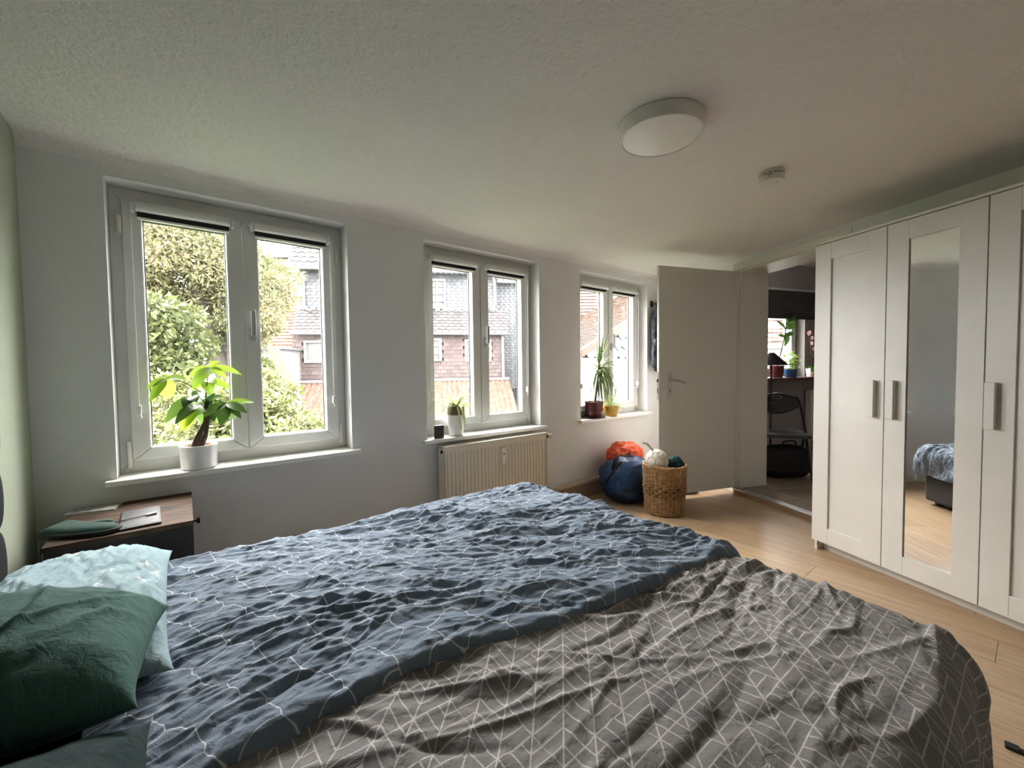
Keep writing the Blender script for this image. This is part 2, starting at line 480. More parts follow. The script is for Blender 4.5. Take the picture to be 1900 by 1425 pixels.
# open door leaf: local x from the hinge to the free edge, +y towards the bed
DA = math.atan2(1.954 - HY, 3.101 - HX); DLEN = 0.842
door = thing('door_1', (HX, HY, 0), DA, kind='structure')
DZ0, DZ1 = STEP + 0.004, 1.986
d = MB(); d.box(0, DLEN - 0.014, -0.04, 0, DZ0, DZ1); d.box(DLEN - 0.014, DLEN, -0.026, 0, DZ0, DZ1)
leaf = d.build('leaf', M_door, door, bevel=0.002)
hx = DLEN - 0.107
p = MB(); p.box(hx - 0.018, hx + 0.018, 0.0, 0.006, 0.885, 1.10)
pl = p.build('handle_plate', M_steel, door, bevel=0.002)
p = MB(); p.tube([(hx, 0.004, 1.035), (hx, 0.048, 1.035)], 0.010, 12)
p.tube([(hx + 0.012, 0.048, 1.036), (hx - 0.03, 0.05, 1.034), (hx - 0.125, 0.046, 1.012)], [0.0095, 0.0095, 0.0075], 10)
p.build('lever', M_steel, pl, smooth=True)
p = MB(); p.box(hx - 0.004, hx + 0.004, 0.0055, 0.0068, 0.935, 0.962); p.build('keyhole', M_black, pl)
p = MB()
for zz in (0.898, 1.088): p.lathe([(0.004, 0), (0.003, 0.002)], 10, M=frame((hx, 0.006, zz), (1, 0, 0), (0, 1, 0)))
p.build('screw', M_steel, pl)
p = MB(); p.box(DLEN - 0.0005, DLEN + 0.002, -0.024, -0.004, 0.87, 1.11); lp = p.build('lock_plate', M_steel, door)
p = MB(); p.box(DLEN + 0.001, DLEN + 0.008, -0.02, -0.008, 1.02, 1.045); p.box(DLEN + 0.0012, DLEN + 0.003, -0.019, -0.009, 0.93, 0.97); p.build('latch', M_darkmetal, lp)
for zz in (0.30, 1.70):
    p = MB(); p.tube([(0.0, 0.008, zz - 0.04), (0.0, 0.008, zz + 0.04)], 0.0075, 10); p.build('hinge', M_steel, door, smooth=True)

# ------------------------------------------------------------------ the three windows of the bedroom
def bars(mb, x0, x1, z0, z1, wl, wr, wb, wt, y0, y1):
    """mitred rectangular frame"""
    o = [(x0, z0), (x1, z0), (x1, z1), (x0, z1)]; i = [(x0 + wl, z0 + wb), (x1 - wr, z0 + wb), (x1 - wr, z1 - wt), (x0 + wl, z1 - wt)]
    for k in range(4):
        a, b, c, d_ = o[k], o[(k + 1) % 4], i[(k + 1) % 4], i[k]
        mb.prism([(q[0], y0, q[1]) for q in (a, b, c, d_)], (0, y1 - y0, 0))
FRW = 0.05
SX = [(0.044, 0.506), (0.506, 0.968)]; SZ0, SZ1 = 0.742, 1.938; ST = 0.068
def make_window(n, x0):
    W = thing('window_%d' % n, (x0, WY, 0), kind='structure')
    m = MB(); bars(m, 0, WINW, WZ0 - 0.002, WZ1, FRW, FRW, 0.062, 0.068, 0.118, 0.19)
    m.build('frame', M_pvc, W, bevel=0.004)
    for k, (a, b) in enumerate(SX):
        yo = 0.095 - 0.006 * k
        m = MB(); bars(m, a + 0.0015, b - 0.0015, SZ0, SZ1, ST, ST, 0.055, 0.066, yo, 0.165)
        sash = m.build('sash', M_pvc, W, bevel=0.006)
        gx0, gx1, gz0, gz1 = a + ST, b - ST, SZ0 + 0.055, SZ1 - 0.066
        m = MB(); m.box(gx0 - 0.004, gx1 + 0.004, 0.156, 0.162, gz0 - 0.004, gz1 + 0.004); m.build('pane', M_glass, sash)
        m = MB(); bars(m, gx0 - 0.001, gx1 + 0.001, gz0 - 0.001, gz1 + 0.001, 0.007, 0.007, 0.006, 0.006, 0.142, 0.156); m.build('gasket', M_bead, sash)
        m = MB(); bars(m, gx0 - 0.002, gx1 + 0.002, gz0 - 0.002, gz1 + 0.002, 0.004, 0.004, 0.004, 0.004, yo + 0.004, 0.150); m.build('glazing_bead', M_pvc, sash, bevel=0.001)
        if k == 1:
            cx = a + 0.034
            m = MB(); m.box(cx - 0.015, cx + 0.015, yo - 0.011, yo, 1.315, 1.385)
            m.box(cx - 0.010, cx + 0.010, yo - 0.032, yo - 0.009, 1.34, 1.362); m.box(cx - 0.0105, cx + 0.0105, yo - 0.046, yo - 0.028, 1.338, 1.47)
            m.build('handle', mat('handle_grey', (0.42, 0.42, 0.41), 0.4) if 'handle_grey' not in MATS else MATS['handle_grey'], sash, bevel=0.003)
    for hx_, side in ((0.036, 1), (WINW - 0.036, -1)):
        for zz, hh in ((1.84, 0.05), (0.79, 0.07)):
            m = MB(); m.tube([(hx_, 0.098, zz - hh), (hx_, 0.098, zz + hh * 0.6)], 0.0095, 10); m.box(hx_ - 0.008, hx_ + 0.008, 0.096, 0.12, zz - hh - 0.012, zz - hh + 0.004)
            m.build('hinge', M_trim, W, smooth=True)
    m = MB(); m.box(-0.036, WINW + 0.04, -0.048, 0.0, WZ0 - 0.024, WZ0); m.box(0.001, WINW - 0.001, -0.002, 0.118, WZ0 - 0.019, WZ0)
    m.build('window_sill', M_sill, W, bevel=0.003)
    m = MB(); m.box(-0.02, WINW + 0.02, 0.19, 0.36, WZ0 - 0.03, WZ0 - 0.005); m.build('outer_sill', M_steel, W)
    return W
for i, x in enumerate(WINX): make_window(i + 1, x)

# rolled-up blinds clamped on the sashes
M_blindroll = mat('blind_fabric_light', (0.72, 0.715, 0.70), 0.7, var=0.04, vscale=30)
M_blinddark = mat('blind_fabric_black_back', (0.010, 0.010, 0.010), 0.85)
M_alu = mat('white_aluminium', (0.74, 0.74, 0.73), 0.35)
blab = {(0, 0): 'rolled-up blind on left sash of the window with the money tree',
        (0, 1): 'rolled-up blind on right sash of the window nearest the nightstand',
        (1, 0): 'rolled-up blind on left sash of window above the radiator',
        (1, 1): 'rolled-up blind on right sash of window above the radiator',
        (2, 0): 'rolled-up blind on left sash of window beside the open door',
        (2, 1): 'rolled-up blind on right sash of window beside the open door'}
def make_blind(i, k):
    a, b = SX[k]
    t = thing('roller_blind', (WINX[i] + (a + b) / 2, WY + 0.062, 1.905), label=blab[(i, k)], cat='blind', group='rolled-up window blinds')
    hw = (b - a) / 2 - 0.052
    m = MB(); m.tube([(-hw, 0, 0), (hw, 0, 0)], 0.017, 18); m.build('fabric_roll', M_blindroll, t, smooth=True)
    m = MB(); m.box(-hw - 0.002, hw + 0.002, 0.0, 0.024, 0.016, 0.028); m.build('mounting_rail', M_alu, t, bevel=0.002)
    m = MB(); m.box(-hw + 0.004, hw - 0.004, 0.0165, 0.0175, -0.040, 0.0); m.box(-hw + 0.004, hw - 0.004, 0.010, 0.0165, -0.034, -0.010)
    m.build('blackout_fabric', M_blinddark, t)
    m = MB(); m.box(-hw + 0.003, hw - 0.003, 0.009, 0.021, -0.047, -0.037); m.build('bottom_bar', M_alu, t, bevel=0.002)
    for s in (-1, 1):
        m = MB(); m.box(s * (hw + 0.010) - 0.007, s * (hw + 0.010) + 0.007, -0.014, 0.03, -0.020, 0.020)
        m.lathe([(0.014, -0.007), (0.014, 0.007)], 14, M=frame((s * (hw + 0.012), 0, 0), (0, 0, 1), (1, 0, 0)))
        m.build('bracket', M_clear, t, bevel=0.002)
    s = -1 if k == 0 else 1
    cx = s * (hw + 0.017); low = -0.90
    m = MB()
    for dy in (-0.012, 0.012):
        m.tube([(cx, dy, 0.0), (cx, dy * 0.9, low * 0.5), (cx, dy * 0.7, low)], 0.0016, 6)
    m.tube([(cx, -0.0085, low), (cx, 0, low - 0.012), (cx, 0.0085, low)], 0.0016, 6)
    m.build('pull_chain', M_alu, t)
    m = MB(); m.box(cx - 0.007, cx + 0.007, -0.012, 0.012, low - 0.045, low - 0.004); m.tube([(cx, 0, low - 0.045), (cx + 0.006, 0, low - 0.06), (cx, 0.0, low - 0.07)], 0.004, 6)
    m.build('chain_toggle', M_clear, t, bevel=0.003)
for i in range(3):
    for k in range(2): make_blind(i, k)

# ------------------------------------------------------------------ skirting and radiator
m = MB(); m.box(2.27, CX_ - 0.02, WY - 0.036, WY, 0, 0.125); bb = m.build('baseboard_far', mat('skirting_tan', (0.33, 0.245, 0.17), 0.5, var=0.08, vscale=3), bevel=0.003); tag(bb, kind='structure')
m = MB(); m.box(2.27, CX_ - 0.02, WY - 0.050, WY, 0.125, 0.152); m.build('cap', mat('skirting_cap', (0.52, 0.43, 0.34), 0.5), bb, bevel=0.004)
m = MB(); m.box(XL, 2.25, WY - 0.014, WY, 0, 0.055); tag(m.build('baseboard_far', M_trim, bevel=0.002), kind='structure')

M_rad = mat('radiator_enamel', (0.70, 0.655, 0.56), 0.38, var=0.02, vscale=2)
rad = thing('radiator', (1.775, 2.43, 0.0), label='cream ribbed panel radiator under the middle window', cat='radiator')
RX0, RX1, RZ0, RZ1 = -0.462, 0.462, 0.12, 0.642
NR = 30
prof = []
for k in range(NR + 1):
    x = RX0 + 0.012 + (RX1 - RX0 - 0.024) * k / NR; pw = (RX1 - RX0 - 0.024) / NR
    if k < NR: prof += [(x, -0.034), (x + pw * 0.28, -0.034), (x + pw * 0.40, -0.0275), (x + pw * 0.62, -0.0275), (x + pw * 0.74, -0.034)]
    else: prof += [(x, -0.034)]
def ribbed(name, sgn):
    zs = [RZ0, RZ0 + 0.03, RZ0 + 0.045, RZ1 - 0.06, RZ1 - 0.045, RZ1 - 0.012]
    P = np.zeros((len(prof), len(zs), 3))
    for i, (x, y) in enumerate(prof):
        for j, z in enumerate(zs):
            yy = y if 2 <= j <= 3 else -0.034
            P[i, j] = (x, yy * sgn, z)
    mm = MB(); mm.grid(P); mm.box(RX0 + 0.01, RX1 - 0.01, -0.024 * sgn if sgn > 0 else 0.010, -0.010 if sgn > 0 else 0.024, RZ0 + 0.01, RZ1 - 0.02)
    mm.build(name, M_rad, rad)
ribbed('front_panel', 1); ribbed('rear_panel', -1)
m = MB(); bars(m, RX0, RX1, -0.037, 0.037, 0.006, 0.006, 0.010, 0.010, RZ1 - 0.014, RZ1)
m.v = [(x, z, y) for x, y, z in m.v]
m.build('grille_frame', M_rad, rad, bevel=0.002)
g = MB()
for k in range(46):
    x = RX0 + 0.012 + k * (RX1 - RX0 - 0.024) / 45; g.box(x - 0.0035, x + 0.0035, -0.028, 0.028, RZ1 - 0.007, RZ1 - 0.003)
for yy in (-0.012, 0.012): g.box(RX0 + 0.006, RX1 - 0.006, yy - 0.002, yy + 0.002, RZ1 - 0.009, RZ1 - 0.003)
g.build('top_grille', M_rad, rad)
for s in (-1, 1):
    m = MB(); x = RX0 if s < 0 else RX1 - 0.004; m.box(x, x + 0.004, -0.035, 0.036, RZ0 + 0.005, RZ1 - 0.004); m.build('side_panel', M_rad, rad, bevel=0.001)
m = MB(); m.lathe([(0.011, 0), (0.011, 0.006), (0.006, 0.010)], 14, M=frame((RX0, -0.018, RZ1 - 0.035), (0, 0, 1), (-1, 0, 0))); m.build('vent_plug', M_darkmetal, rad, smooth=True)
m = MB(); m.tube([(RX1, -0.01, RZ1 - 0.035), (RX1 + 0.028, -0.01, RZ1 - 0.035)], 0.014, 14); v_ = m.build('valve_body', M_darkmetal, rad, smooth=True)
m = MB(); m.lathe([(0.016, 0), (0.0185, 0.006), (0.0185, 0.045), (0.014, 0.052)], 20, M=frame((RX1 + 0.026, -0.01, RZ1 - 0.035), (0, 0, 1), (1, 0, 0))); m.build('valve_knob', M_white, v_, smooth=True)
m = MB(); m.tube([(RX1 + 0.012, -0.01, RZ1 - 0.05), (RX1 + 0.012, -0.01, 0.0)], 0.008, 10); m.build('pipe', M_rad, rad, smooth=True)
m = MB(); m.box(0.003, 0.035, -0.058, -0.036, 0.462, 0.572); al = m.build('heat_meter', mat('meter_white', (0.82, 0.82, 0.80), 0.35), rad, bevel=0.006, label='small white heat cost meter on the radiator front')
m = MB(); m.box(0.011, 0.027, -0.0588, -0.0575, 0.528, 0.540); m.build('meter_display', mat('lcd_grey', (0.22, 0.24, 0.22), 0.3), al)

# ------------------------------------------------------------------ wardrobe
wo = np.array([3.044, 0.846, 0]) + DW * 0.010
wr = thing('wardrobe', tuple(wo), math.atan2(-DW[1], -DW[0]), label='white three-door wardrobe with a mirror in its middle door', cat='wardrobe')
DWID, WD = 0.386, 0.455
TW = DWID * 3; DZ_0, DZ_1 = 0.064, 1.868
M_wardin = mat('wardrobe_inside', (0.30, 0.29, 0.28), 0.7)
m = MB(); m.box(0.003, 0.019, 0.024, WD, 0, DZ_1); m.box(TW - 0.019, TW - 0.003, 0.024, WD, 0, DZ_1); m.box(0.019, TW - 0.019, WD - 0.006, WD, 0.05, DZ_1)
m.box(0.019, TW - 0.019, 0.03, WD - 0.01, 0.06, 0.076); m.box(0.019, TW - 0.019, 0.03, WD - 0.01, DZ_1 - 0.018, DZ_1 - 0.002)
for k in (1, 2): m.box(DWID * k - 0.008, DWID * k + 0.008, 0.03, WD - 0.01, 0.076, DZ_1 - 0.018)
m.build('carcass', M_white, wr)
m = MB(); m.box(0.019, TW - 0.019, 0.075, 0.091, 0.0, 0.06); m.build('plinth', M_white, wr)
m = MB(); m.box(-0.002, TW + 0.002, -0.002, WD, DZ_1 + 0.004, DZ_1 + 0.018); m.build('top_panel', M_white, wr, bevel=0.0015)
for k in range(3):
    x0, x1 = DWID * k + 0.002, DWID * (k + 1) - 0.002
    m = MB(); st, rl = 0.094, 0.096
    m.box(x0, x0 + st, 0, 0.02, DZ_0, DZ_1); m.box(x1 - st, x1, 0, 0.02, DZ_0, DZ_1)
    m.box(x0 + st, x1 - st, 0.0006, 0.02, DZ_0, DZ_0 + rl); m.box(x0 + st, x1 - st, 0.0006, 0.02, DZ_1 - rl, DZ_1)
    dr = m.build('door', M_white, wr, bevel=0.0012)
    xm = (x0 + x1) / 2; tilt = Matrix.Translation((xm, 0.013, 0)) @ Matrix.Rotation(math.radians(0.8 if k == 1 else 0.0), 4, 'Z') @ Matrix.Translation((-xm, -0.013, 0))   # the glass sits a touch askew
    m = MB(); m.box(x0 + st - 0.003, x1 - st + 0.003, 0.0095, 0.016, DZ_0 + rl - 0.004, DZ_1 - rl + 0.004, M=tilt)
    if k == 1: m.build('mirror', M_mirror, dr, label='tall mirror set in the wardrobe door')
    else: m.build('panel', M_white, dr)
    hx0 = {0: DWID - 0.070, 1: DWID + 0.022, 2: 2 * DWID + 0.012}[k]
    m = MB(); z0, z1 = 0.862, 1.064
    m.box(hx0, hx0 + 0.034, -0.027, -0.012, z0, z1); m.box(hx0 + 0.004, hx0 + 0.030, -0.013, 0.0, z0 + 0.012, z0 + 0.03); m.box(hx0 + 0.004, hx0 + 0.030, -0.013, 0.0, z1 - 0.03, z1 - 0.012)
    m.build('handle', M_white, dr, bevel=0.002)

# ------------------------------------------------------------------ ceiling lamp and smoke detector
lp_ = thing('ceiling_lamp', (1.495, 0.934, CEIL), label='round flat white ceiling lamp, switched off', cat='lamp')
M_lampside = mat('lamp_housing', (0.70, 0.68, 0.64), 0.4); M_opal = mat('opal_diffuser', (0.84, 0.82, 0.78), 0.35)
m = MB(); m.lathe([(0.150, 0.0), (0.158, -0.003), (0.158, -0.052), (0.155, -0.056), (0.147, -0.056), (0.145, -0.053), (0.145, -0.02)], 72); m.build('housing', M_lampside, lp_, smooth=True)
m = MB(); m.lathe([(0.1445, -0.03), (0.1445, -0.0535), (0.14, -0.0545)], 72); m.build('diffuser', M_opal, lp_, smooth=True)
sd = thing('smoke_detector', (2.30, 0.832, CEIL), label='small round white smoke detector on the ceiling', cat='smoke detector')
m = MB(); m.lathe([(0.050, 0), (0.056, -0.002), (0.056, -0.014), (0.052, -0.016)], 40); m.build('base', M_white, sd, smooth=True)
m = MB(); m.lathe([(0.046, -0.012), (0.046, -0.030)], 40); m.build('vent_ring', M_black, sd, smooth=True)
m = MB(); m.lathe([(0.054, -0.022), (0.055, -0.024), (0.055, -0.044), (0.050, -0.050), (0.02, -0.052)], 40); cp = m.build('cover', M_white, sd, smooth=True)
for k in range(14):
    a = 2 * math.pi * k / 14; m = MB(); m.box(-0.003, 0.003, -0.003, 0.004, -0.026, -0.014, M=Matrix.Rotation(a, 4, 'Z') @ Matrix.Translation((0.049, 0, 0))); m.build('vent_fin', M_white, sd)
m = MB(); m.lathe([(0.0035, -0.0525), (0.0028, -0.0545)], 12, c=(0.012, -0.02, 0)); m.build('test_light', M_black, cp)
m = MB()
aa = math.atan2(-0.832, -2.30)
for k in range(7):
    a0 = aa - 0.3 + k * 0.06; a1 = a0 + 0.06
    m.add([(0.0556 * math.cos(a0), 0.0556 * math.sin(a0), -0.026), (0.0556 * math.cos(a1), 0.0556 * math.sin(a1), -0.026), (0.0556 * math.cos(a1), 0.0556 * math.sin(a1), -0.036), (0.0556 * math.cos(a0), 0.0556 * math.sin(a0), -0.036)], [(0, 1, 2, 3)])
m.build('type_label', mat('label_grey', (0.32, 0.32, 0.33), 0.6), cp)
# ------------------------------------------------------------------ the room beyond the doorway
E2 = np.array([math.cos(math.radians(-18.3)), math.sin(math.radians(-18.3)), 0]); N2 = np.array([-E2[1], E2[0], 0])
Q = np.array([6.068, 1.962, 0.0])
smin = (WT - np.dot(Q - H, DN)) / np.dot(E2, DN)
PA = Q + E2 * smin; PB = Q + E2 * 1.9; PC = PB - N2 * 3.0
PD = dwp(-2.6, WT, 0)
ADJ = [PA, PB, PC, PD]
ADJC = 2.42
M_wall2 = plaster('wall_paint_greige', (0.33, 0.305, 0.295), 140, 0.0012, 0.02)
def q2(s, n, z): return Q + E2 * s + N2 * n + np.array([0, 0, z])
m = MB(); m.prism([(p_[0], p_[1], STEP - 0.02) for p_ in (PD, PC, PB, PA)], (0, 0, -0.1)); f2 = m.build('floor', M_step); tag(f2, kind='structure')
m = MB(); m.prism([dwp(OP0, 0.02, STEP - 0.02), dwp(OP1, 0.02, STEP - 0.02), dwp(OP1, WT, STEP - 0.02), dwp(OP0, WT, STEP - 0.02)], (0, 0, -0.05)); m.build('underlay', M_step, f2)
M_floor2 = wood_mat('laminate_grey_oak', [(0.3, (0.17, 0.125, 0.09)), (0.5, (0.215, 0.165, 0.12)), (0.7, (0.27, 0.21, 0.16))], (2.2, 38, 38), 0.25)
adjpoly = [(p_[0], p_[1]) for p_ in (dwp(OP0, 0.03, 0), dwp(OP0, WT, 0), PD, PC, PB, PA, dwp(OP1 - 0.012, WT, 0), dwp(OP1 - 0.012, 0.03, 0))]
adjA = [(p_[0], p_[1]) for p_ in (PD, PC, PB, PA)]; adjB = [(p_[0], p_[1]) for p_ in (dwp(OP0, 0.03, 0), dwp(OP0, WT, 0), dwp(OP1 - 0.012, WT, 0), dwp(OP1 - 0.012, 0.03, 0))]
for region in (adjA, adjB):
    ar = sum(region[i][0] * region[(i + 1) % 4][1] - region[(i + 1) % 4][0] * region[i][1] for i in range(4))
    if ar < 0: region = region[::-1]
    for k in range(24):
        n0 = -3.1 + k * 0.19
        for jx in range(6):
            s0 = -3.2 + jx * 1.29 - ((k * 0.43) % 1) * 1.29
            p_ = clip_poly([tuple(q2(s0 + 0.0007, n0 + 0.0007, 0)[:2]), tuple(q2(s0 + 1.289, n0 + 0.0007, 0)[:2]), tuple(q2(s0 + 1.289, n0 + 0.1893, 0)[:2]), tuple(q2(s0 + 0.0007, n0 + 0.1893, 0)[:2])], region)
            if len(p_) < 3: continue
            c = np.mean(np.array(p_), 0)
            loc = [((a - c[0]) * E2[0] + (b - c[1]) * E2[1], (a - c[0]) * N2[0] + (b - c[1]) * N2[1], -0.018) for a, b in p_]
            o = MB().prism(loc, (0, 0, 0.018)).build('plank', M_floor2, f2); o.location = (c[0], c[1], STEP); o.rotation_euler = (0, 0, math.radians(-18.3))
AW0, AW1, AZ0, AZ1 = -1.05, 0.27, 1.0, 2.02      # window of that room
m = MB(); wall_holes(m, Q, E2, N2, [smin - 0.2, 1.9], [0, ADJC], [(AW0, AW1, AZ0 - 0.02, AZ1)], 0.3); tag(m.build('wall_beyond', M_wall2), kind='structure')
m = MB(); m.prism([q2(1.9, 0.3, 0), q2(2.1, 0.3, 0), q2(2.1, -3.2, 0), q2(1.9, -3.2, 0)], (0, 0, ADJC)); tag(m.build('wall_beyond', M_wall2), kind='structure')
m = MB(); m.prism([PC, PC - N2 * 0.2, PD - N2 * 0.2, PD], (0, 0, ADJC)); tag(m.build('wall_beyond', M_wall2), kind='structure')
m = MB(); m.prism([(p_[0], p_[1], ADJC) for p_ in (PD - DN * 0.3, PC, PB + N2 * 0.3, PA + N2 * 0.3)], (0, 0, 0.15))
m.prism([dwp(-2.5, WT, CEIL + 0.005), dwp(0.35, WT, CEIL + 0.005), dwp(0.35, WT + 0.24, CEIL + 0.005), dwp(-2.5, WT + 0.24, CEIL + 0.005)], (0, 0, ADJC - CEIL - 0.01))
tag(m.build('ceiling', M_ceil), kind='structure')
m = MB(); m.prism([dwp(0.2, WT, CEIL), dwp(0.7, WT, CEIL), dwp(0.7, WT + 0.05, CEIL), dwp(0.2, WT + 0.05, CEIL)], (0, 0, 0.3))
W4 = thing('window_4', tuple(q2(AW0, 0, 0)), math.radians(-18.3), kind='structure')
aw = AW1 - AW0
m = MB(); bars(m, 0, aw, AZ0 - 0.002, AZ1, 0.05, 0.05, 0.06, 0.06, 0.12, 0.19); m.build('frame', M_pvc, W4, bevel=0.003)
for k in range(2):
    a, b = (0.045, aw / 2) if k == 0 else (aw / 2, aw - 0.045)
    m = MB(); bars(m, a, b, AZ0 + 0.055, AZ1 - 0.06, 0.065, 0.065, 0.055, 0.06, 0.095, 0.165); ss = m.build('sash', M_pvc, W4, bevel=0.004)
    m = MB(); m.box(a + 0.06, b - 0.06, 0.13, 0.136, AZ0 + 0.105, AZ1 - 0.115); m.build('pane', M_glass, ss)
    if k == 1:
        m = MB(); m.box(a + 0.02, a + 0.045, 0.05, 0.095, 1.36, 1.38); m.box(a + 0.024, a + 0.042, 0.045, 0.06, 1.25, 1.38); m.build('handle', M_white, ss, bevel=0.003)
m = MB(); m.box(-0.06, aw + 0.5, -0.16, 0.0, AZ0 - 0.045, AZ0 - 0.005); m.box(0, aw, 0.0, 0.12, AZ0 - 0.02, AZ0 - 0.005); m.build('window_sill', mat('dark_red_sill', (0.12, 0.06, 0.05), 0.4), W4, bevel=0.003)
portal('window_daylight', AW0, AW1, AZ0, AZ1, 0, math.radians(-18.3), tuple(q2((AW0 + AW1) / 2, 0.305, (AZ0 + AZ1) / 2)))
m = MB(); m.box(-0.1, aw + 0.32, -0.05, 0.0, 2.075, 2.105); tr_ = m.build('curtain_rail', M_white, W4, bevel=0.003)
bl = thing('roller_blind', tuple(q2(-0.3, -0.075, 2.05)), math.radians(-18.3), label='dark grey half-lowered blind in the room beyond the doorway', cat='blind')
M_blind2 = mat('blind_fabric_anthracite', (0.045, 0.04, 0.038), 0.9, var=0.1, vscale=20)
m = MB(); m.tube([(-0.78, 0, 0), (0.78, 0, 0)], 0.02, 16); m.build('fabric_roll', M_blind2, bl, smooth=True)
m = MB(); m.box(-0.77, 0.77, -0.02, -0.0185, -0.318, 0); m.build('fabric', M_blind2, bl)
m = MB(); m.box(-0.77, 0.77, -0.024, -0.014, -0.33, -0.316); m.build('bottom_bar', M_blind2, bl, bevel=0.002)
# ------------------------------------------------------------------ bed
BX0, BX1, BY0, BY1 = -0.415, 1.61, 0.08, 1.88
MTOP = 0.425
M_bedfab = mat('bed_upholstery_charcoal', (0.022, 0.021, 0.023), 0.9, var=0.15, vscale=120, bump=0.0008, bscale=300, sheen=0.2)
M_sheet = mat('fitted_sheet_green', (0.020, 0.055, 0.050), 0.85, var=0.1, vscale=8, bump=0.001, bscale=40)
bed = thing('bed', ((BX0 + BX1) / 2, (BY0 + BY1) / 2, 0), label='wide double bed with dark upholstered base and padded headboard', cat='bed')
bcx, bcy = (BX0 + BX1) / 2, (BY0 + BY1) / 2; hw_, hh_ = (BX1 - BX0) / 2, (BY1 - BY0) / 2
m = MB(); m.box(-hw_, hw_, -hh_ + 0.04, hh_ - 0.06, 0.03, 0.27); m.build('base', M_bedfab, bed, bevel=0.018)
m = MB(); m.box(-hw_ + 0.005, hw_ - 0.075, -hh_ + 0.085, hh_ - 0.06, 0.272, MTOP - 0.012); m.build('mattress', M_sheet, bed, bevel=0.05)
for sx in (-1, 1):
    for sy in (-1, 1):
        m = MB(); m.lathe([(0.03, 0), (0.034, 0.031)], 18, c=(sx * (hw_ - 0.07), sy * (hh_ - 0.12), 0)); m.build('foot', M_black, bed, smooth=True)
M_head = mat('headboard_fabric_grey', (0.014, 0.0138, 0.0155), 0.9, var=0.1, vscale=150, bump=0.0008, bscale=320, spec=0.15)
m = MB(); m.box(XL + 0.006 - bcx, XL + 0.022 - bcx, -hh_ - 0.05, hh_ + 0.05, 0.05, 1.26); hb = m.build('headboard', M_head, bed)
zs = [0.30, 0.50, 0.69, 0.88, 1.07, 1.26]
for a, b in zip(zs[:-1], zs[1:]):
    P = []
    for yy in np.linspace(-1, 1, 60):
        row = []
        for q in np.linspace(0, math.pi, 13):
            ez = max(0, 1 - (abs(yy)) ** 24) ** 0.5
            zc = (a + b) / 2; rz = (b - a) / 2 - 0.001
            row.append((XL + 0.022 - bcx + 0.046 * (abs(math.sin(q)) ** 0.35) * ez, yy * (hh_ + 0.055), zc - rz * math.cos(q) * 1.0))
        P.append(row)
    mm = MB(); mm.grid(np.array(P)); mm.build('padded_channel', M_head, hb, smooth=True, angle=80)

# ---- cloth surfaces
def strokes(U, V, n, theta, spread, Lr, Wr, Ar, seed, mask=None, sharp=1.4):
    """many single creases laid over a cloth grid; returns height"""
    rg = np.random.RandomState(seed); Hh = np.zeros_like(U)
    u0, u1, v0, v1 = U.min(), U.max(), V.min(), V.max()
    nu, nv = U.shape; du = (u1 - u0) / (nu - 1)
    for _ in range(n):
        cu = u0 + rg.rand() * (u1 - u0); cv = v0 + rg.rand() * (v1 - v0)
        if mask is not None and rg.rand() > mask(cu, cv): continue
        th = theta(cu, cv) + rg.randn() * spread
        L = Lr[0] + rg.rand() ** 1.6 * (Lr[1] - Lr[0]); W = Wr[0] + rg.rand() ** 1.5 * (Wr[1] - Wr[0])
        A = (Ar[0] + rg.rand() ** 1.5 * (Ar[1] - Ar[0])) * (1 if rg.rand() > 0.28 else -0.8)
        R_ = L * 1.6 + W * 3
        i0 = max(0, int((cu - R_ - u0) / du)); i1 = min(nu, int((cu + R_ - u0) / du) + 2)
        if i1 <= i0: continue
        # grid rows share v steps closely enough to cut a window
        vm = V[(i0 + i1) // 2 if (i0 + i1) // 2 < nu else nu - 1]
        j = np.where((vm > cv - R_) & (vm < cv + R_))[0]
        if len(j) == 0: continue
        j0, j1 = j[0], j[-1] + 1
        X = U[i0:i1, j0:j1] - cu; Y = V[i0:i1, j0:j1] - cv
        a = X * math.cos(th) + Y * math.sin(th); b = -X * math.sin(th) + Y * math.cos(th)
        b = b - np.clip(rg.randn(), -1.3, 1.3) * 0.32 / max(L, 0.05) * a * a * 0.5 - 0.25 * W * np.sin(a / L * 4 + rg.rand() * 6)
        Wl = W * (0.75 + 0.5 * np.clip((a / L + 1) / 2, 0, 1))
        q = b / Wl
        prof = np.exp(-1.05 * (np.sqrt(q * q + 0.05) - 0.2236)) - 0.32 * np.exp(-((q - 2.0) / 1.1) ** 2)
        Hh[i0:i1, j0:j1] += A * np.exp(-(np.abs(a) / L) ** 2.5) * prof
    return Hh

def ridged(x, y, seed, eps=0.08):
    n = perlin(x, y, seed); return 0.8 - np.sqrt(n * n + eps * eps)

def drape(U, V, zt, xe, ye, side, r=0.075):
    """lay cloth point (U,V) over the foot edge xe and the side edge ye (side=+1 far, -1 near)"""
    ou = np.maximum(0, U - xe); ov = np.maximum(0, (V - ye) * side)
    o = np.sqrt(ou ** 2 + ov ** 2) + 1e-9
    tm = 1.53
    ang = np.minimum(o / r, tm); rest = np.maximum(0, o - r * tm)
    hor = r * np.sin(ang) + rest * math.cos(tm); drop = r * (1 - np.cos(ang)) + rest * math.sin(tm)
    X = np.where(o > 1e-8, np.minimum(U, xe) + hor * ou / o, U)
    Y = np.where(o > 1e-8, np.where((V - ye) * side > 0, ye, V) + side * hor * ov / o, V)
    return np.stack([X, Y, zt - drop], -1), o

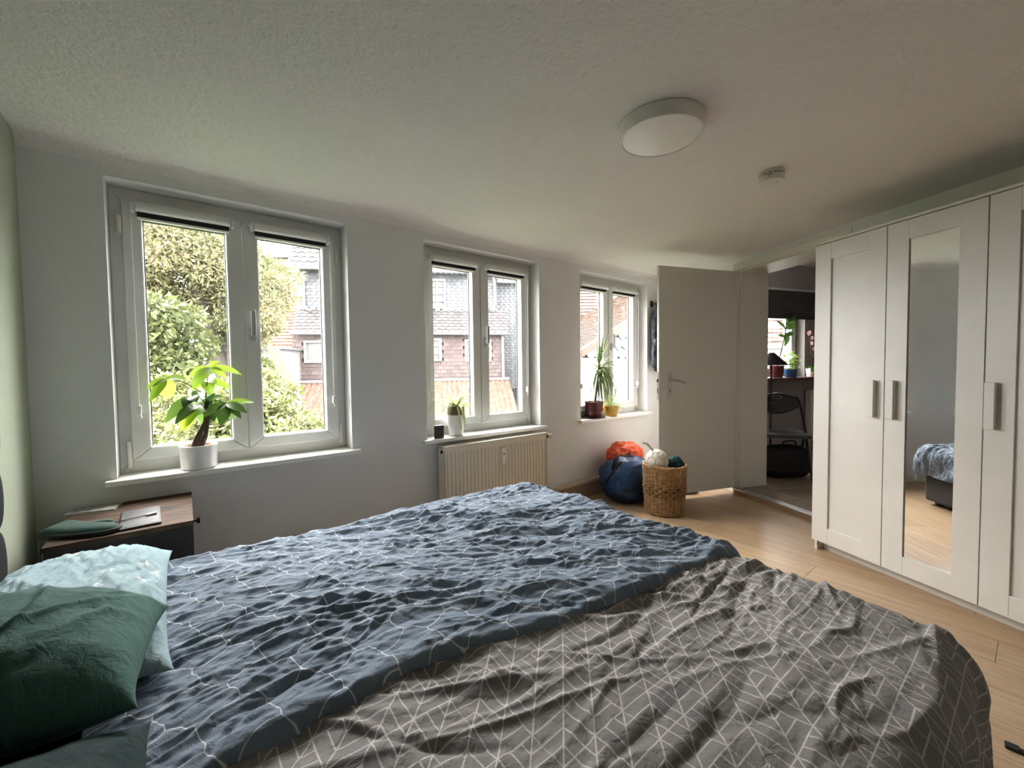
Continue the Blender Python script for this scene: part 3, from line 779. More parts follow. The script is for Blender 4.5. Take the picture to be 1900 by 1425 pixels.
def cloth_object(name, U, V, P, Hh, material, parent=None, thick=0.0):
    du = np.gradient(P, axis=0); dv = np.gradient(P, axis=1)
    N = np.cross(du, dv); N /= np.linalg.norm(N, axis=-1, keepdims=True) + 1e-12
    if N[N.shape[0] // 2, N.shape[1] // 2, 2] < 0: N = -N
    P = P + N * Hh[..., None]
    n, m_ = U.shape; idx = np.arange(n * m_).reshape(n, m_)
    F = np.stack([idx[:-1, :-1], idx[1:, :-1], idx[1:, 1:], idx[:-1, 1:]], -1).reshape(-1, 4)
    uv = np.stack([U, V], -1).reshape(-1, 2)
    return big_mesh(name, P.reshape(-1, 3), F, material, parent, True, uv)

def fabric_base(name, lo, hi, rough=0.85, weave=900, wdist=0.0004):
    m = bpy.data.materials.new(name); m.use_nodes = True; t = NT(m); b = t.n['Principled BSDF']
    uv = t.coord('UV')
    n = t.noise(uv, 7, 4); fine = t.noise(uv, 320, 2)
    col = t.ramp(t.m('ADD', t.m('MULTIPLY', n.outputs['Fac'], 0.7), t.m('MULTIPLY', fine.outputs['Fac'], 0.3)), [(0.35, lo), (0.65, hi)])
    b.inputs['Roughness'].default_value = rough; b.inputs['Specular IOR Level'].default_value = 0.2
    b.inputs['Sheen Weight'].default_value = 0.03
    nb = t.bump(t.noise(uv, 380, 2).outputs['Fac'], wdist)
    nb = t.bump(t.noise(uv, 42, 4, 0.6, 0.6).outputs['Fac'], 0.005, 1.0, nb)
    t.put(b.inputs['Normal'], nb)
    return m, t, b, uv, col

def line_mask(t, dist, w, soft):
    """1 on the line (distance < w), 0 away from it"""
    n = t.node('ShaderNodeMapRange'); n.interpolation_type = 'SMOOTHSTEP'
    t.put(n.inputs['Value'], dist); n.inputs['From Min'].default_value = w; n.inputs['From Max'].default_value = w + soft
    n.inputs['To Min'].default_value = 1.0; n.inputs['To Max'].default_value = 0.0
    return n.outputs['Result']

# blue cover with a white honeycomb of wavy lines
M_blue, t, b, uv, col = fabric_base('cotton_slate_blue_honeycomb', (0.125, 0.165, 0.215), (0.165, 0.21, 0.265))
S = 0.118
sep = t.node('ShaderNodeSeparateXYZ'); t.l.new(uv, sep.inputs[0])
wob = t.noise(uv, 9, 1); wob2 = t.noise(t.map(uv, (1, 1, 1), (0, 0, 1.3)), 9, 1)
ux = t.m('DIVIDE', t.m('ADD', sep.outputs[0], t.m('MULTIPLY', t.m('SINE', t.m('MULTIPLY', sep.outputs[1], 2 * math.pi / 0.1022)), 0.008)), S)
uy = t.m('DIVIDE', t.m('ADD', sep.outputs[1], t.m('MULTIPLY', t.m('SINE', t.m('MULTIPLY', sep.outputs[0], 2 * math.pi / S)), 0.010)), S)
ux = t.m('ADD', ux, t.m('MULTIPLY', t.m('SUBTRACT', wob.outputs['Fac'], 0.5), 0.14)); uy = t.m('ADD', uy, t.m('MULTIPLY', t.m('SUBTRACT', wob2.outputs['Fac'], 0.5), 0.14))
SQ = math.sqrt(3)
def hexcell(ax, ay):
    x = t.m('SUBTRACT', t.m('FLOORED_MODULO', ax, 1.0), 0.5); y = t.m('SUBTRACT', t.m('FLOORED_MODULO', ay, SQ), SQ / 2)
    return x, y, t.m('ADD', t.m('MULTIPLY', x, x), t.m('MULTIPLY', y, y))
ax_, ay_, ad_ = hexcell(ux, uy); bx_, by_, bd_ = hexcell(t.m('ADD', ux, 0.5), t.m('ADD', uy, SQ / 2))
sel = t.m('LESS_THAN', ad_, bd_)
def pick(a, c): return t.m('ADD', t.m('MULTIPLY', sel, a), t.m('MULTIPLY', t.m('SUBTRACT', 1.0, sel), c))
gx = t.m('ABSOLUTE', pick(ax_, bx_)); gy = t.m('ABSOLUTE', pick(ay_, by_))
hd = t.m('SUBTRACT', 0.5, t.m('MAXIMUM', gx, t.m('ADD', t.m('MULTIPLY', gx, 0.5), t.m('MULTIPLY', gy, SQ / 2))))
t.put(b.inputs['Base Color'], t.mix(t.m('MULTIPLY', line_mask(t, hd, 0.004, 0.012), 0.85), col, (0.60, 0.64, 0.66)))

# grey cover with white lines: squares halved by diagonals, each half hatched
M_grey, t, b, uv, col = fabric_base('cotton_grey_hatched', (0.17, 0.162, 0.16), (0.215, 0.205, 0.20))
A = 0.083
sep = t.node('ShaderNodeSeparateXYZ'); t.l.new(uv, sep.inputs[0])
px_ = t.m('DIVIDE', sep.outputs[0], A); py_ = t.m('DIVIDE', sep.outputs[1], A)
fx = t.m('FRACT', px_); fy = t.m('FRACT', py_); ix = t.m('FLOOR', px_); iy = t.m('FLOOR', py_)
par = t.m('FLOORED_MODULO', t.m('ADD', ix, iy), 2.0)
gxx = fx
diag = t.m('MULTIPLY', t.m('ABSOLUTE', t.m('SUBTRACT', gxx, fy)), 0.707)
up = t.m('GREATER_THAN', gxx, fy)
def edge(v): return t.m('SUBTRACT', 0.5, t.m('ABSOLUTE', t.m('SUBTRACT', t.m('FRACT', v), 0.5)))
h1 = t.m('DIVIDE', edge(t.m('MULTIPLY', fy, 3.0)), 3.0); h2 = t.m('DIVIDE', edge(t.m('MULTIPLY', gxx, 3.0)), 3.0)
kk = t.m('FLOORED_MODULO', t.m('ADD', ix, t.m('MULTIPLY', iy, 2.0)), 3.0); sw = t.m('LESS_THAN', kk, 1.0)
up = t.m('FLOORED_MODULO', t.m('ADD', up, sw), 2.0)
hat = t.m('ADD', t.m('MULTIPLY', up, h1), t.m('MULTIPLY', t.m('SUBTRACT', 1.0, up), h2))
eb = t.m('MINIMUM', edge(py_), t.m('ADD', edge(px_), t.m('MULTIPLY', sw, 0.5)))
dd_ = t.m('MINIMUM', t.m('MINIMUM', diag, hat), eb)
t.put(b.inputs['Base Color'], t.mix(t.m('MULTIPLY', line_mask(t, dd_, 0.008, 0.020), 0.72), col, (0.55, 0.53, 0.505)))

# --- grey duvet: near half of the bed, hanging over the near side and the foot
uu = np.linspace(-0.16, BX1 + 0.25, 470); vv = np.linspace(BY0 - 0.30, 1.08, 340)
U, V = np.meshgrid(uu, vv, indexing='ij')
zt = 0.458 + 0.010 * perlin(U * 2.1, V * 2.3, 11) + 0.008 * perlin(U * 5, V * 5, 12) - 0.014 * np.exp(-((V - 0.07) / 0.12) ** 2)
zt = zt - 0.010 * np.clip((U - 1.3) / 0.3, 0, 1)
P, o_ = drape(U, V, zt, BX1 - 0.07, BY0 + 0.085, -1, 0.10)
dirg = lambda u, v: -0.55 + 0.75 * np.clip((u - 0.3) / 1.1, 0, 1) + 0.25 * math.sin(3 * u + 4 * v)
wmask = lambda u, v: 1.0 if v > 0.34 + 0.10 * math.sin(5 * u) - 0.10 * (u > 0.9) else 0.22
Hh = strokes(U, V, 190, dirg, 0.38, (0.10, 0.34), (0.008, 0.018), (0.003, 0.0105), 5, mask=wmask, sharp=1.7)
Hh += strokes(U, V, 34, lambda u, v: 0.05, 0.22, (0.18, 0.42), (0.010, 0.020), (0.003, 0.008), 7)
Hh += strokes(U, V, 420, lambda u, v: dirg(u, v) + 0.5 * math.sin(7 * u - 5 * v), 0.6, (0.02, 0.09), (0.005, 0.011), (0.001, 0.004), 8, mask=wmask)
Hh += strokes(U, V, 70, lambda u, v: -0.8, 0.4, (0.06, 0.18), (0.009, 0.018), (0.005, 0.0125), 9, mask=lambda u, v: 1.0 if 0.42 < v < 0.72 and 0.6 < u < 1.35 else 0.0, sharp=1.8)
Hh += 0.0035 * (ridged(U * 5 + 0.6 * perlin(U * 4, V * 4, 3), V * 9 + 0.6 * perlin(U * 4, V * 4, 4), 21) - 0.4) * np.clip((V - 0.15) / 0.3, 0.25, 1)
hang = np.clip(o_ / 0.15, 0, 1)
Hh += hang * 0.010 * np.sin((U - V) * 26 + 3 * perlin(U * 3, V * 3, 31)) * np.clip((o_ - 0.05) / 0.12, 0, 1)
g_ = cloth_object('duvet', U, V, P, Hh, M_grey)
tag(g_, 'grey duvet with white hatched line pattern on the near half of the bed', 'duvet', 'duvets on the bed')

# --- blue duvet: far half, over the grey one, hanging over the far side and the foot
XB = [-0.2, 0.045, 0.213, 0.38, 0.535, 0.70, 0.88, 1.095, 1.38, 1.55, 1.9]; YB = [0.82, 0.844, 0.863, 0.873, 0.841, 0.795, 0.763, 0.733, 0.707, 0.692, 0.67]
uu = np.linspace(-0.17, BX1 + 0.235, 520); ww = np.concatenate([np.linspace(0, 0.03, 9)[:-1], np.linspace(0.03, 1, 380)])
v0 = np.interp(uu, XB, YB) + 0.008 * perlin(uu * 9, uu * 0 + 0.5, 41)
U = np.repeat(uu[:, None], len(ww), 1)
vmax = BY1 + 0.20
Wd = ww[None, :] * (vmax - v0[:, None]); V = v0[:, None] + Wd
hem = np.clip(Wd / 0.024, 0, 1); hem = np.sqrt(np.clip(1 - (1 - hem) ** 2, 0, 1))
zt = 0.458 + 0.027 * hem + 0.011 * perlin(U * 2.4 + 5, V * 2.6, 51) * hem + 0.009 * perlin(U * 5.5, V * 5.5, 52) * hem - 0.010 * np.clip((U - 1.35) / 0.3, 0, 1)
P, o_ = drape(U, V, zt, BX1 - 0.05, BY1 - 0.05, 1, 0.085)
th_b = lambda u, v: -0.28 + 0.30 * math.sin(2.6 * u + 2.0 * v) + 0.35 * float(np.clip((0.5 - u) / 0.4, 0, 1))
Hh = strokes(U, V, 270, th_b, 0.22, (0.11, 0.36), (0.007, 0.016), (0.003, 0.0125), 61, sharp=1.9)
Hh += strokes(U, V, 1500, th_b, 0.34, (0.04, 0.17), (0.004, 0.008), (0.0013, 0.0048), 62, sharp=1.8)
Hh += strokes(U, V, 22, th_b, 0.3, (0.2, 0.5), (0.02, 0.032), (0.006, 0.014), 63)
Hh += strokes(U, V, 60, lambda u, v: th_b(u, v) - 0.8, 0.4, (0.05, 0.16), (0.007, 0.013), (0.003, 0.009), 64, sharp=1.9)
wx = U + 0.06 * perlin(U * 4, V * 4, 3); wy = V + 0.06 * perlin(U * 4, V * 4, 4)
ca, sa = math.cos(-0.25), math.sin(-0.25); ra = wx * ca + wy * sa; rb = -wx * sa + wy * ca
Hh += 0.0065 * (ridged(ra * 4, rb * 15, 71) - 0.4) + 0.0038 * (ridged(ra * 10, rb * 34, 72) - 0.4) + 0.0012 * (ridged(ra * 30, rb * 70, 73) - 0.4)
Hh *= 0.35 + 0.65 * np.clip(Wd / 0.035, 0, 1)
Hh += 0.012 * np.sin((U - V * 0.2) * 30 + 3 * perlin(U * 3, V * 3, 31)) * np.clip((o_ - 0.05) / 0.12, 0, 1)
b_ = cloth_object('duvet', U, V, P, Hh, M_blue)
tag(b_, 'slate blue crumpled duvet with white honeycomb lines on the window side of the bed', 'duvet', 'duvets on the bed')

# ------------------------------------------------------------------ pillows
def pillow(name, loc, sx, sy, T, rot, material, seed, label, amp=1.0, theta=1.2, nst=60, wr_=(0.007, 0.02), lr_=(0.05, 0.2)):
    n, m_ = 120, 150
    a = np.linspace(-1, 1, n); b = np.linspace(-1, 1, m_)
    Aa, Bb = np.meshgrid(np.sin(a * math.pi / 2), np.sin(b * math.pi / 2), indexing='ij')
    X = Aa * sx / 2 * (0.93 + 0.07 * Bb ** 4); Y = Bb * sy / 2 * (0.94 + 0.06 * Aa ** 4)
    prof = np.clip(1 - np.abs(Aa) ** 2.6, 0, 1) ** 0.55 * np.clip(1 - np.abs(Bb) ** 3.2, 0, 1) ** 0.55
    Hs = strokes(X, Y, nst, lambda u, v: theta, 0.35 if wr_[1] < 0.015 else 0.45, lr_, wr_, (0.002, 0.008), seed) * amp
    Hs += amp * 0.004 * ridged(X * 7, Y * 13 + X * 4, seed + 1)
    edge_ = np.clip(prof * 2.2, 0, 1)
    Zt = T * 0.62 * prof * (1 + 0.12 * perlin(X * 5, Y * 5, seed)) + Hs * edge_
    Zb = -T * 0.38 * prof
    parts = []
    for Z in (Zt, Zb): parts.append(np.stack([X, Y, Z], -1))
    idx = np.arange(n * m_).reshape(n, m_)
    F = np.stack([idx[:-1, :-1], idx[1:, :-1], idx[1:, 1:], idx[:-1, 1:]], -1).reshape(-1, 4)
    Vv = np.concatenate([parts[0].reshape(-1, 3), parts[1].reshape(-1, 3)]); Ff = np.concatenate([F, F[:, ::-1] + n * m_])
    uv_ = np.stack([X, Y], -1).reshape(-1, 2); uv_ = np.concatenate([uv_, uv_])
    o = big_mesh(name, Vv, Ff, material, None, True, uv_)
    bm_ = bmesh.new(); bm_.from_mesh(o.data); bmesh.ops.remove_doubles(bm_, verts=bm_.verts, dist=0.0004); bm_.to_mesh(o.data); bm_.free()
    o.location = loc; o.rotation_euler = rot
    return tag(o, label, 'pillow', 'pillows at the head of the bed')
M_pale, t, b, uv, col = fabric_base('cotton_pale_blue_stars', (0.25, 0.36, 0.395), (0.30, 0.41, 0.44))
vor = t.node('ShaderNodeTexVoronoi'); vor.voronoi_dimensions = '2D'; vor.inputs['Scale'].default_value = 11; vor.inputs['Randomness'].default_value = 0.75; t.l.new(uv, vor.inputs['Vector'])
sc_ = t.node('ShaderNodeVectorMath'); sc_.operation = 'SUBTRACT'; t.l.new(uv, sc_.inputs[0]); t.l.new(vor.outputs['Position'], sc_.inputs[1])
sp = t.node('ShaderNodeSeparateXYZ'); t.l.new(sc_.outputs[0], sp.inputs[0])
ang = t.m('ARCTAN2', sp.outputs[1], sp.outputs[0]); rr_ = t.m('SQRT', t.m('ADD', t.m('POWER', sp.outputs[0], 2.0), t.m('POWER', sp.outputs[1], 2.0)))
lim = t.m('MULTIPLY', t.m('ADD', 0.58, t.m('MULTIPLY', t.m('COSINE', t.m('MULTIPLY', ang, 5.0)), 0.42)), 0.019)
vs2 = t.node('ShaderNodeSeparateColor'); t.l.new(vor.outputs['Color'], vs2.inputs[0])
star = t.m('MULTIPLY', t.m('LESS_THAN', rr_, lim), t.m('GREATER_THAN', vs2.outputs[0], 0.55))
t.put(b.inputs['Base Color'], t.mix(t.m('MULTIPLY', star, 0.75), col, (0.62, 0.60, 0.56)))
M_green, t, b, uv, col = fabric_base('cotton_bottle_green', (0.045, 0.115, 0.098), (0.065, 0.15, 0.128)); t.put(b.inputs['Base Color'], col)
M_dgreen, t, b, uv, col = fabric_base('cotton_dark_green', (0.007, 0.026, 0.026), (0.010, 0.034, 0.033)); t.put(b.inputs['Base Color'], col)
pillow('pillow', (-0.245, 1.53, 0.525), 0.40, 0.78, 0.15, (0, math.radians(5), 0.02), M_pale, 101, 'pale blue pillow with small beige stars beside the nightstand', 0.75, 1.45, 230, (0.004, 0.009), (0.08, 0.28))
pillow('pillow', (-0.275, 1.125, 0.612), 0.43, 0.42, 0.19, (math.radians(-4), math.radians(6), -0.08), M_green, 111, 'bottle green pillow lying half on the pale blue pillow', 1.25, 1.2, 30)
pillow('pillow', (-0.255, 0.64, 0.545), 0.45, 0.56, 0.17, (math.radians(3), math.radians(4), 0.12), M_dgreen, 121, 'dark green pillow nearest the camera at the bed head', 1.0, 1.3, 26)

# ------------------------------------------------------------------ nightstand and what lies on it
ns = thing('nightstand', (-0.185, 2.245, 0), label='dark brown wooden nightstand between bed and window wall', cat='nightstand')
NX, NY, NZ = 0.195, 0.245, 0.582
m = MB(); m.box(-NX - 0.005, NX, -NY, NY, NZ - 0.018, NZ); m.build('top', M_walnut, ns, bevel=0.0015)
m = MB(); m.box(-NX, NX - 0.004, -NY + 0.001, -NY + 0.017, 0.0, NZ - 0.018); m.build('side_panel', M_darkwood, ns)
m = MB(); m.box(-NX, NX - 0.004, NY - 0.017, NY - 0.001, 0.0, NZ - 0.018); m.build('side_panel', M_darkwood, ns)
m = MB(); m.box(-NX, -NX + 0.01, -NY + 0.017, NY - 0.017, 0.05, NZ - 0.018); m.build('back_panel', M_darkwood, ns)
for zz in (0.05, 0.32): m = MB(); m.box(-NX + 0.01, NX - 0.01, -NY + 0.017, NY - 0.017, zz, zz + 0.015); m.build('shelf', M_darkwood, ns)
m = MB(); m.box(NX - 0.02, NX - 0.001, -NY + 0.019, NY - 0.019, 0.345, NZ - 0.022); dr = m.build('drawer', M_darkwood, ns, bevel=0.001)
m = MB(); m.lathe([(0.005, 0), (0.004, 0.012), (0.013, 0.018), (0.014, 0.024), (0.010, 0.027)], 18, M=frame((NX - 0.001, 0.14, 0.468), (0, 0, 1), (1, 0, 0))); m.build('knob', M_darkmetal, dr, smooth=True)

tb = thing('tablet', (-0.152, 2.16, NZ), math.radians(3), label='black tablet in a cover on the nightstand', cat='tablet')
m = MB(); m.box(-0.058, 0.062, -0.13, 0.13, 0.0, 0.0085); m.build('body', mat('tablet_cover', (0.018, 0.019, 0.02), 0.6, var=0.3, vscale=14), tb, bevel=0.004)
m = MB(); m.box(-0.050, 0.054, -0.118, 0.118, 0.0084, 0.0092); m.build('screen', mat('screen_off', (0.020, 0.021, 0.023), 0.5, var=0.35, vscale=12), tb, bevel=0.0005)
cb = thing('charging_cable', (-0.2, 2.1, NZ), label='dark charging cable with a silver plug lying across the tablet', cat='cable')
m = MB(); pts = [(-0.21, 0.02, -0.33), (-0.215, 0.05, -0.05), (-0.195, 0.09, 0.004), (-0.13, 0.07, 0.003), (-0.05, 0.035, 0.004), (0.0, 0.03, 0.012), (0.06, 0.045, 0.0135), (0.07, 0.048, 0.0135)]
def smooth_path(pts, n=10):
    P = [np.array(p, float) for p in pts]; out = []
    for i in range(len(P) - 1):
        p0 = P[max(i - 1, 0)]; p1 = P[i]; p2 = P[i + 1]; p3 = P[min(i + 2, len(P) - 1)]
        for k in range(n):
            s = k / n; out.append(0.5 * ((2 * p1) + (-p0 + p2) * s + (2 * p0 - 5 * p1 + 4 * p2 - p3) * s * s + (-p0 + 3 * p1 - 3 * p2 + p3) * s ** 3))
    out.append(P[-1]); return out
m.tube(smooth_path(pts), 0.0018, 6); m.build('cord', M_black, cb, smooth=True)
m = MB(); m.box(-0.016, 0.016, -0.006, 0.006, 0.0, 0.0075, M=Matrix.Translation((0.082, 0.052, 0.0098)) @ Matrix.Rotation(0.28, 4, 'Z')); m.build('plug', mat('plug_silver', (0.55, 0.55, 0.54), 0.35, 0.4), cb, bevel=0.002)

bk = thing('booklet', (-0.31, 2.43, NZ), math.radians(-12), label='thin grey booklet on the nightstand by the wall', cat='booklet')
m = MB(); m.box(-0.075, 0.075, -0.048, 0.048, 0, 0.005); m.build('pages', mat('paper_pages', (0.6, 0.6, 0.58), 0.8), bk)
m = MB(); m.box(-0.076, 0.076, -0.049, 0.049, 0.005, 0.0062); m.build('cover', mat('booklet_cover_print', (0.27, 0.27, 0.26), 0.45, var=0.6, vscale=28), bk)

# oven mitt: flat padded outline with thumb
mt = thing('oven_mitt', (-0.29, 2.10, NZ), math.radians(-32), label='dark green oven mitt with black trim on the nightstand', cat='oven mitt')
outline = [(-0.115, -0.050), (-0.05, -0.058), (0.02, -0.055), (0.07, -0.045), (0.10, -0.025), (0.105, 0.0), (0.09, 0.018), (0.05, 0.022), (0.028, 0.018), (0.038, 0.036), (0.044, 0.058), (0.030, 0.070), (0.010, 0.062), (-0.015, 0.045), (-0.05, 0.046), (-0.115, 0.050)]
ol = np.array([p_[:2] for p_ in smooth_path([(a, b, 0) for a, b in outline] + [(outline[0][0], outline[0][1], 0)], 5)])[:-1]
cen = np.array([-0.01, -0.008])
m = MB(); rings = [(1.0, 0.010), (0.97, 0.019), (0.86, 0.027), (0.6, 0.032), (0.25, 0.034)]
vs_ = []; K = len(ol)
for sc, z in [(0.95, 0.0005)] + rings:
    for p_ in ol:
        q = cen + (p_ - cen) * sc; vs_.append((q[0], q[1], z + (0.012 * (1 - max(-1, min(1, (q[0] + 0.1) / 0.06))) * 0.5 if z > 0.001 else 0)))
fs = []
for i in range(len(rings)):
    for k in range(K): fs.append((i * K + k, i * K + (k + 1) % K, (i + 1) * K + (k + 1) % K, (i + 1) * K + k))
fs.append(tuple(range(len(rings) * K, (len(rings) + 1) * K))); fs.append(tuple(range(K))[::-1])
m.add(vs_, fs); m.build('padding', mat('mitt_green', (0.012, 0.046, 0.034), 0.9, var=0.15, vscale=20, bump=0.002, bscale=35), mt, smooth=True, angle=80)
m = MB(); m.tube([(p_[0], p_[1], 0.012) for p_ in ol], 0.006, 8, closed=True); m.build('black_trim', mat('mitt_trim_black', (0.008, 0.009, 0.009), 0.8), mt, smooth=True)
# ------------------------------------------------------------------ plants on the sills
SILL = WZ0
def blade(mb, base, tip, width, up=(0, 0, 1), sag=0.2, fold=0.25, seg=8, shape='leaf', normal=None):
    """one leaf: curved, folded along its midrib"""
    b = np.array(base, float); t_ = np.array(tip, float); d = t_ - b; L = np.linalg.norm(d); d = d / (L + 1e-9)
    up = np.array(up, float) if normal is None else np.array(normal, float)
    s = np.cross(d, up); s = s / (np.linalg.norm(s) + 1e-9); n = np.cross(s, d)
    vs_ = []
    for i in range(seg + 1):
        q = i / seg
        if shape == 'leaf': w_ = width * 0.5 * (math.sin(math.pi * min(1, q ** 0.75)) ** 0.8 if 0 < q < 1 else 0.03)
        elif shape == 'strap': w_ = width * 0.5 * (min(1, q * 6 + 0.5) * (1 - q ** 3) + 0.02)
        c = b + d * (L * q) + n * (math.sin(math.pi * q) * sag * L)
        vs_ += [c - s * w_ + n * w_ * fold, c, c + s * w_ + n * w_ * fold]
    fs = []
    for i in range(seg):
        a = i * 3; fs += [(a, a + 1, a + 4, a + 3), (a + 1, a + 2, a + 5, a + 4)]
    mb.add(vs_, fs)

def plant_leaf_mat(name, c0, c1, rough=0.4, trans=0.45, vein=True, stripes=False):
    m = bpy.data.materials.new(name); m.use_nodes = True; t = NT(m); b = t.n['Principled BSDF']
    oi = t.node('ShaderNodeObjectInfo'); n = t.noise(t.coord(), 14, 3)
    f = t.m('ADD', t.m('MULTIPLY', oi.outputs['Random'], 0.6), t.m('MULTIPLY', n.outputs['Fac'], 0.4))
    c = t.ramp(f, [(0.15, c0), (0.85, c1)])
    t.put(b.inputs['Base Color'], c); b.inputs['Roughness'].default_value = rough
    tr = t.node('ShaderNodeBsdfTranslucent'); t.l.new(c, tr.inputs['Color'])
    mx = t.node('ShaderNodeMixShader'); mx.inputs[0].default_value = trans
    t.l.new(b.outputs[0], mx.inputs[1]); t.l.new(tr.outputs[0], mx.inputs[2]); t.l.new(mx.outputs[0], t.n['Material Output'].inputs['Surface'])
    return m
M_pach = plant_leaf_mat('leaf_bright_green', (0.14, 0.24, 0.025), (0.30, 0.41, 0.045), 0.35, 0.55)
M_pach2 = plant_leaf_mat('leaf_deep_green', (0.030, 0.085, 0.018), (0.11, 0.19, 0.03), 0.35, 0.3)
M_bark = mat('bark_brown', (0.055, 0.032, 0.022), 0.8, var=0.3, vscale=40, bump=0.002, bscale=90)
M_soil = mat('clay_granules', (0.16, 0.065, 0.04), 0.95, var=0.4, vscale=90, bump=0.006, bscale=120)
M_potw = mat('white_ceramic', (0.78, 0.78, 0.77), 0.22)
pt = np.array([0.045, 2.535, SILL])
pa = thing('potted_money_tree', tuple(pt), label='money tree with two bare stems and bright green leaves in a white pot', cat='plant')
m = MB(); m.lathe([(0.066, 0.0), (0.072, 0.004), (0.0755, 0.105), (0.0765, 0.107), (0.0765, 0.113), (0.0715, 0.113), (0.0705, 0.085)], 48); m.build('pot', M_potw, pa, smooth=True)
m = MB(); m.lathe([(0.0706, 0.06), (0.0706, 0.098), (0.03, 0.104)], 40); m.build('soil', M_soil, pa, smooth=True)
def loc_(p_): return tuple(np.array(p_) - pt)
def PP(cx, cy, dy=0.0): return at_y(260 + cx * 0.17544, 640 + cy * 0.17544, 2.515 + dy)
for a, b_, c in (((560, 1092), (600, 980), (690, 800)), ((640, 1085), (690, 960), (716, 780)), ((600, 1085), (640, 930), (700, 790))):
    m = MB(); m.tube(smooth_path([loc_(PP(*a)), loc_(PP(*b_)), loc_(PP(*c))], 8), list(np.linspace(0.0125, 0.0075, 17)), 12); m.build('stem', M_bark, pa, smooth=True)
m = MB(); m.tube(smooth_path([loc_(PP(700, 800)), loc_(PP(700, 690)), loc_(PP(690, 600))], 6), list(np.linspace(0.014, 0.007, 13)), 10); m.build('stem', M_bark, pa, smooth=True)
whorls = [((735, 238), (690, 560), 0.0, [(840, 170, 0.035, 1), (505, 350, 0.05, 1), (555, 470, 0.055, 1), (1080, 318, 0.045, 1), (912, 350, 0.04, 1)]),
          ((275, 355), (640, 500), -0.02, [(335, 295, 0.03, 1), (65, 470, 0.035, 1), (103, 602, 0.042, 1), (292, 567, 0.075, 1), (490, 362, 0.04, 1)]),
          ((690, 360), (700, 600), 0.03, [(550, 345, 0.03, 1), (760, 525, 0.055, 1), (555, 475, 0.045, 1), (962, 465, 0.045, 1), (810, 410, 0.05, 1)]),
          ((545, 545), (690, 620), -0.03, [(268, 825, 0.055, 2), (455, 662, 0.05, 2), (690, 540, 0.055, 2), (600, 605, 0.05, 2), (530, 610, 0.05, 2)]),
          ((590, 640), (695, 680), -0.05, [(368, 840, 0.05, 2), (428, 915, 0.055, 1), (485, 905, 0.05, 1), (520, 700, 0.04, 2)]),
          ((700, 640), (700, 700), 0.02, [(578, 755, 0.06, 2), (660, 840, 0.06, 2), (790, 805, 0.06, 2), (760, 560, 0.05, 2), (640, 560, 0.06, 2), (800, 505, 0.03, 2)]),
          ((905, 618), (720, 620), -0.02, [(668, 765, 0.05, 2), (1005, 785, 0.075, 2), (1135, 722, 0.045, 2), (1212, 608, 0.035, 1), (1070, 780, 0.04, 2), (850, 855, 0.06, 2)]),
          ((770, 560), (705, 620), 0.05, [(790, 620, 0.05, 2), (870, 545, 0.03, 2), (690, 520, 0.05, 2), (820, 830, 0.05, 2)])]
for wi, (c, root, dy, leaves) in enumerate(whorls):
    m = MB(); cc = loc_(PP(*c, dy)); rt = loc_(PP(*root, 0))
    mid = (np.array(cc) + np.array(rt)) / 2 + np.array([0, 0, 0.015])
    m.tube(smooth_path([rt, mid, cc], 6), 0.0023, 6); m.build('leaf_stalk', M_pach2, pa, smooth=True)
    for li, (tx, ty, wd, kind) in enumerate(leaves):
        mm = MB(); ddy = 0.05 * math.sin(li * 2.4 + wi)
        blade(mm, cc, loc_(PP(tx, ty, dy + ddy)), wd, normal=(0.15 * math.sin(li * 3 + wi), -0.75, 0.65), sag=0.10, fold=0.18, seg=10)
        mm.build('leaf', M_pach if kind == 1 else M_pach2, pa, smooth=True, angle=80)

# spider plant over the radiator
M_spid = plant_leaf_mat('leaf_spider_green', (0.17, 0.27, 0.06), (0.46, 0.52, 0.24), 0.45, 0.45)
def spider(name, base, rim_r, rim_z, n, Lr, seed, label, droop, parent=None, extra=()):
    t = thing(name, tuple(base), label=label, cat='plant')
    rg = random.Random(seed)
    for k in range(n):
        a = 2 * math.pi * k / n + rg.uniform(-0.3, 0.3); L = rg.uniform(*Lr); up_ = rg.uniform(0.1, 1.0)
        if math.sin(a) > 0.2: L *= 0.55                 # towards the glass
        pts = []
        for q in np.linspace(0, 1, 9):
            r = rim_r * 0.25 + L * (q * 0.85) * (0.45 + 0.55 * (1 - up_)) + 0.01 * q
            z = rim_z + L * (up_ * 1.2 * q - droop * (q ** 2.2) * (0.5 + (1 - up_)))
            if r > rim_r: z = max(z, rim_z - droop * 0.16)
            else: z = max(z, rim_z + 0.004)
            pts.append(np.array([r * math.cos(a), max(-0.25, min(0.055, r * math.sin(a))), z]))
        m = MB(); vs_ = []; s = np.array([-math.sin(a), math.cos(a), 0]); wd = rg.uniform(0.013, 0.019)
        for i, c in enumerate(pts):
            w_ = wd * 0.5 * (1 - (i / 8) ** 2.5) + 0.0006
            vs_ += [c - s * w_ + np.array([0, 0, w_ * 0.5]), c, c + s * w_ + np.array([0, 0, w_ * 0.5])]
        fs = []
        for i in range(8): q = i * 3; fs += [(q, q + 1, q + 4, q + 3), (q + 1, q + 2, q + 5, q + 4)]
        m.add(vs_, fs); m.build('leaf', M_spid, t, smooth=True, angle=80)
    return t
sp1 = spider('potted_spider_plant', (1.488, 2.525, SILL), 0.058, 0.205, 46, (0.16, 0.30), 3, 'spider plant in a tall white pot above the radiator', 0.85)
m = MB(); m.lathe([(0.046, 0), (0.050, 0.003), (0.062, 0.145), (0.064, 0.148), (0.058, 0.148), (0.055, 0.12)], 40); m.build('cache_pot', M_potw, sp1, smooth=True)
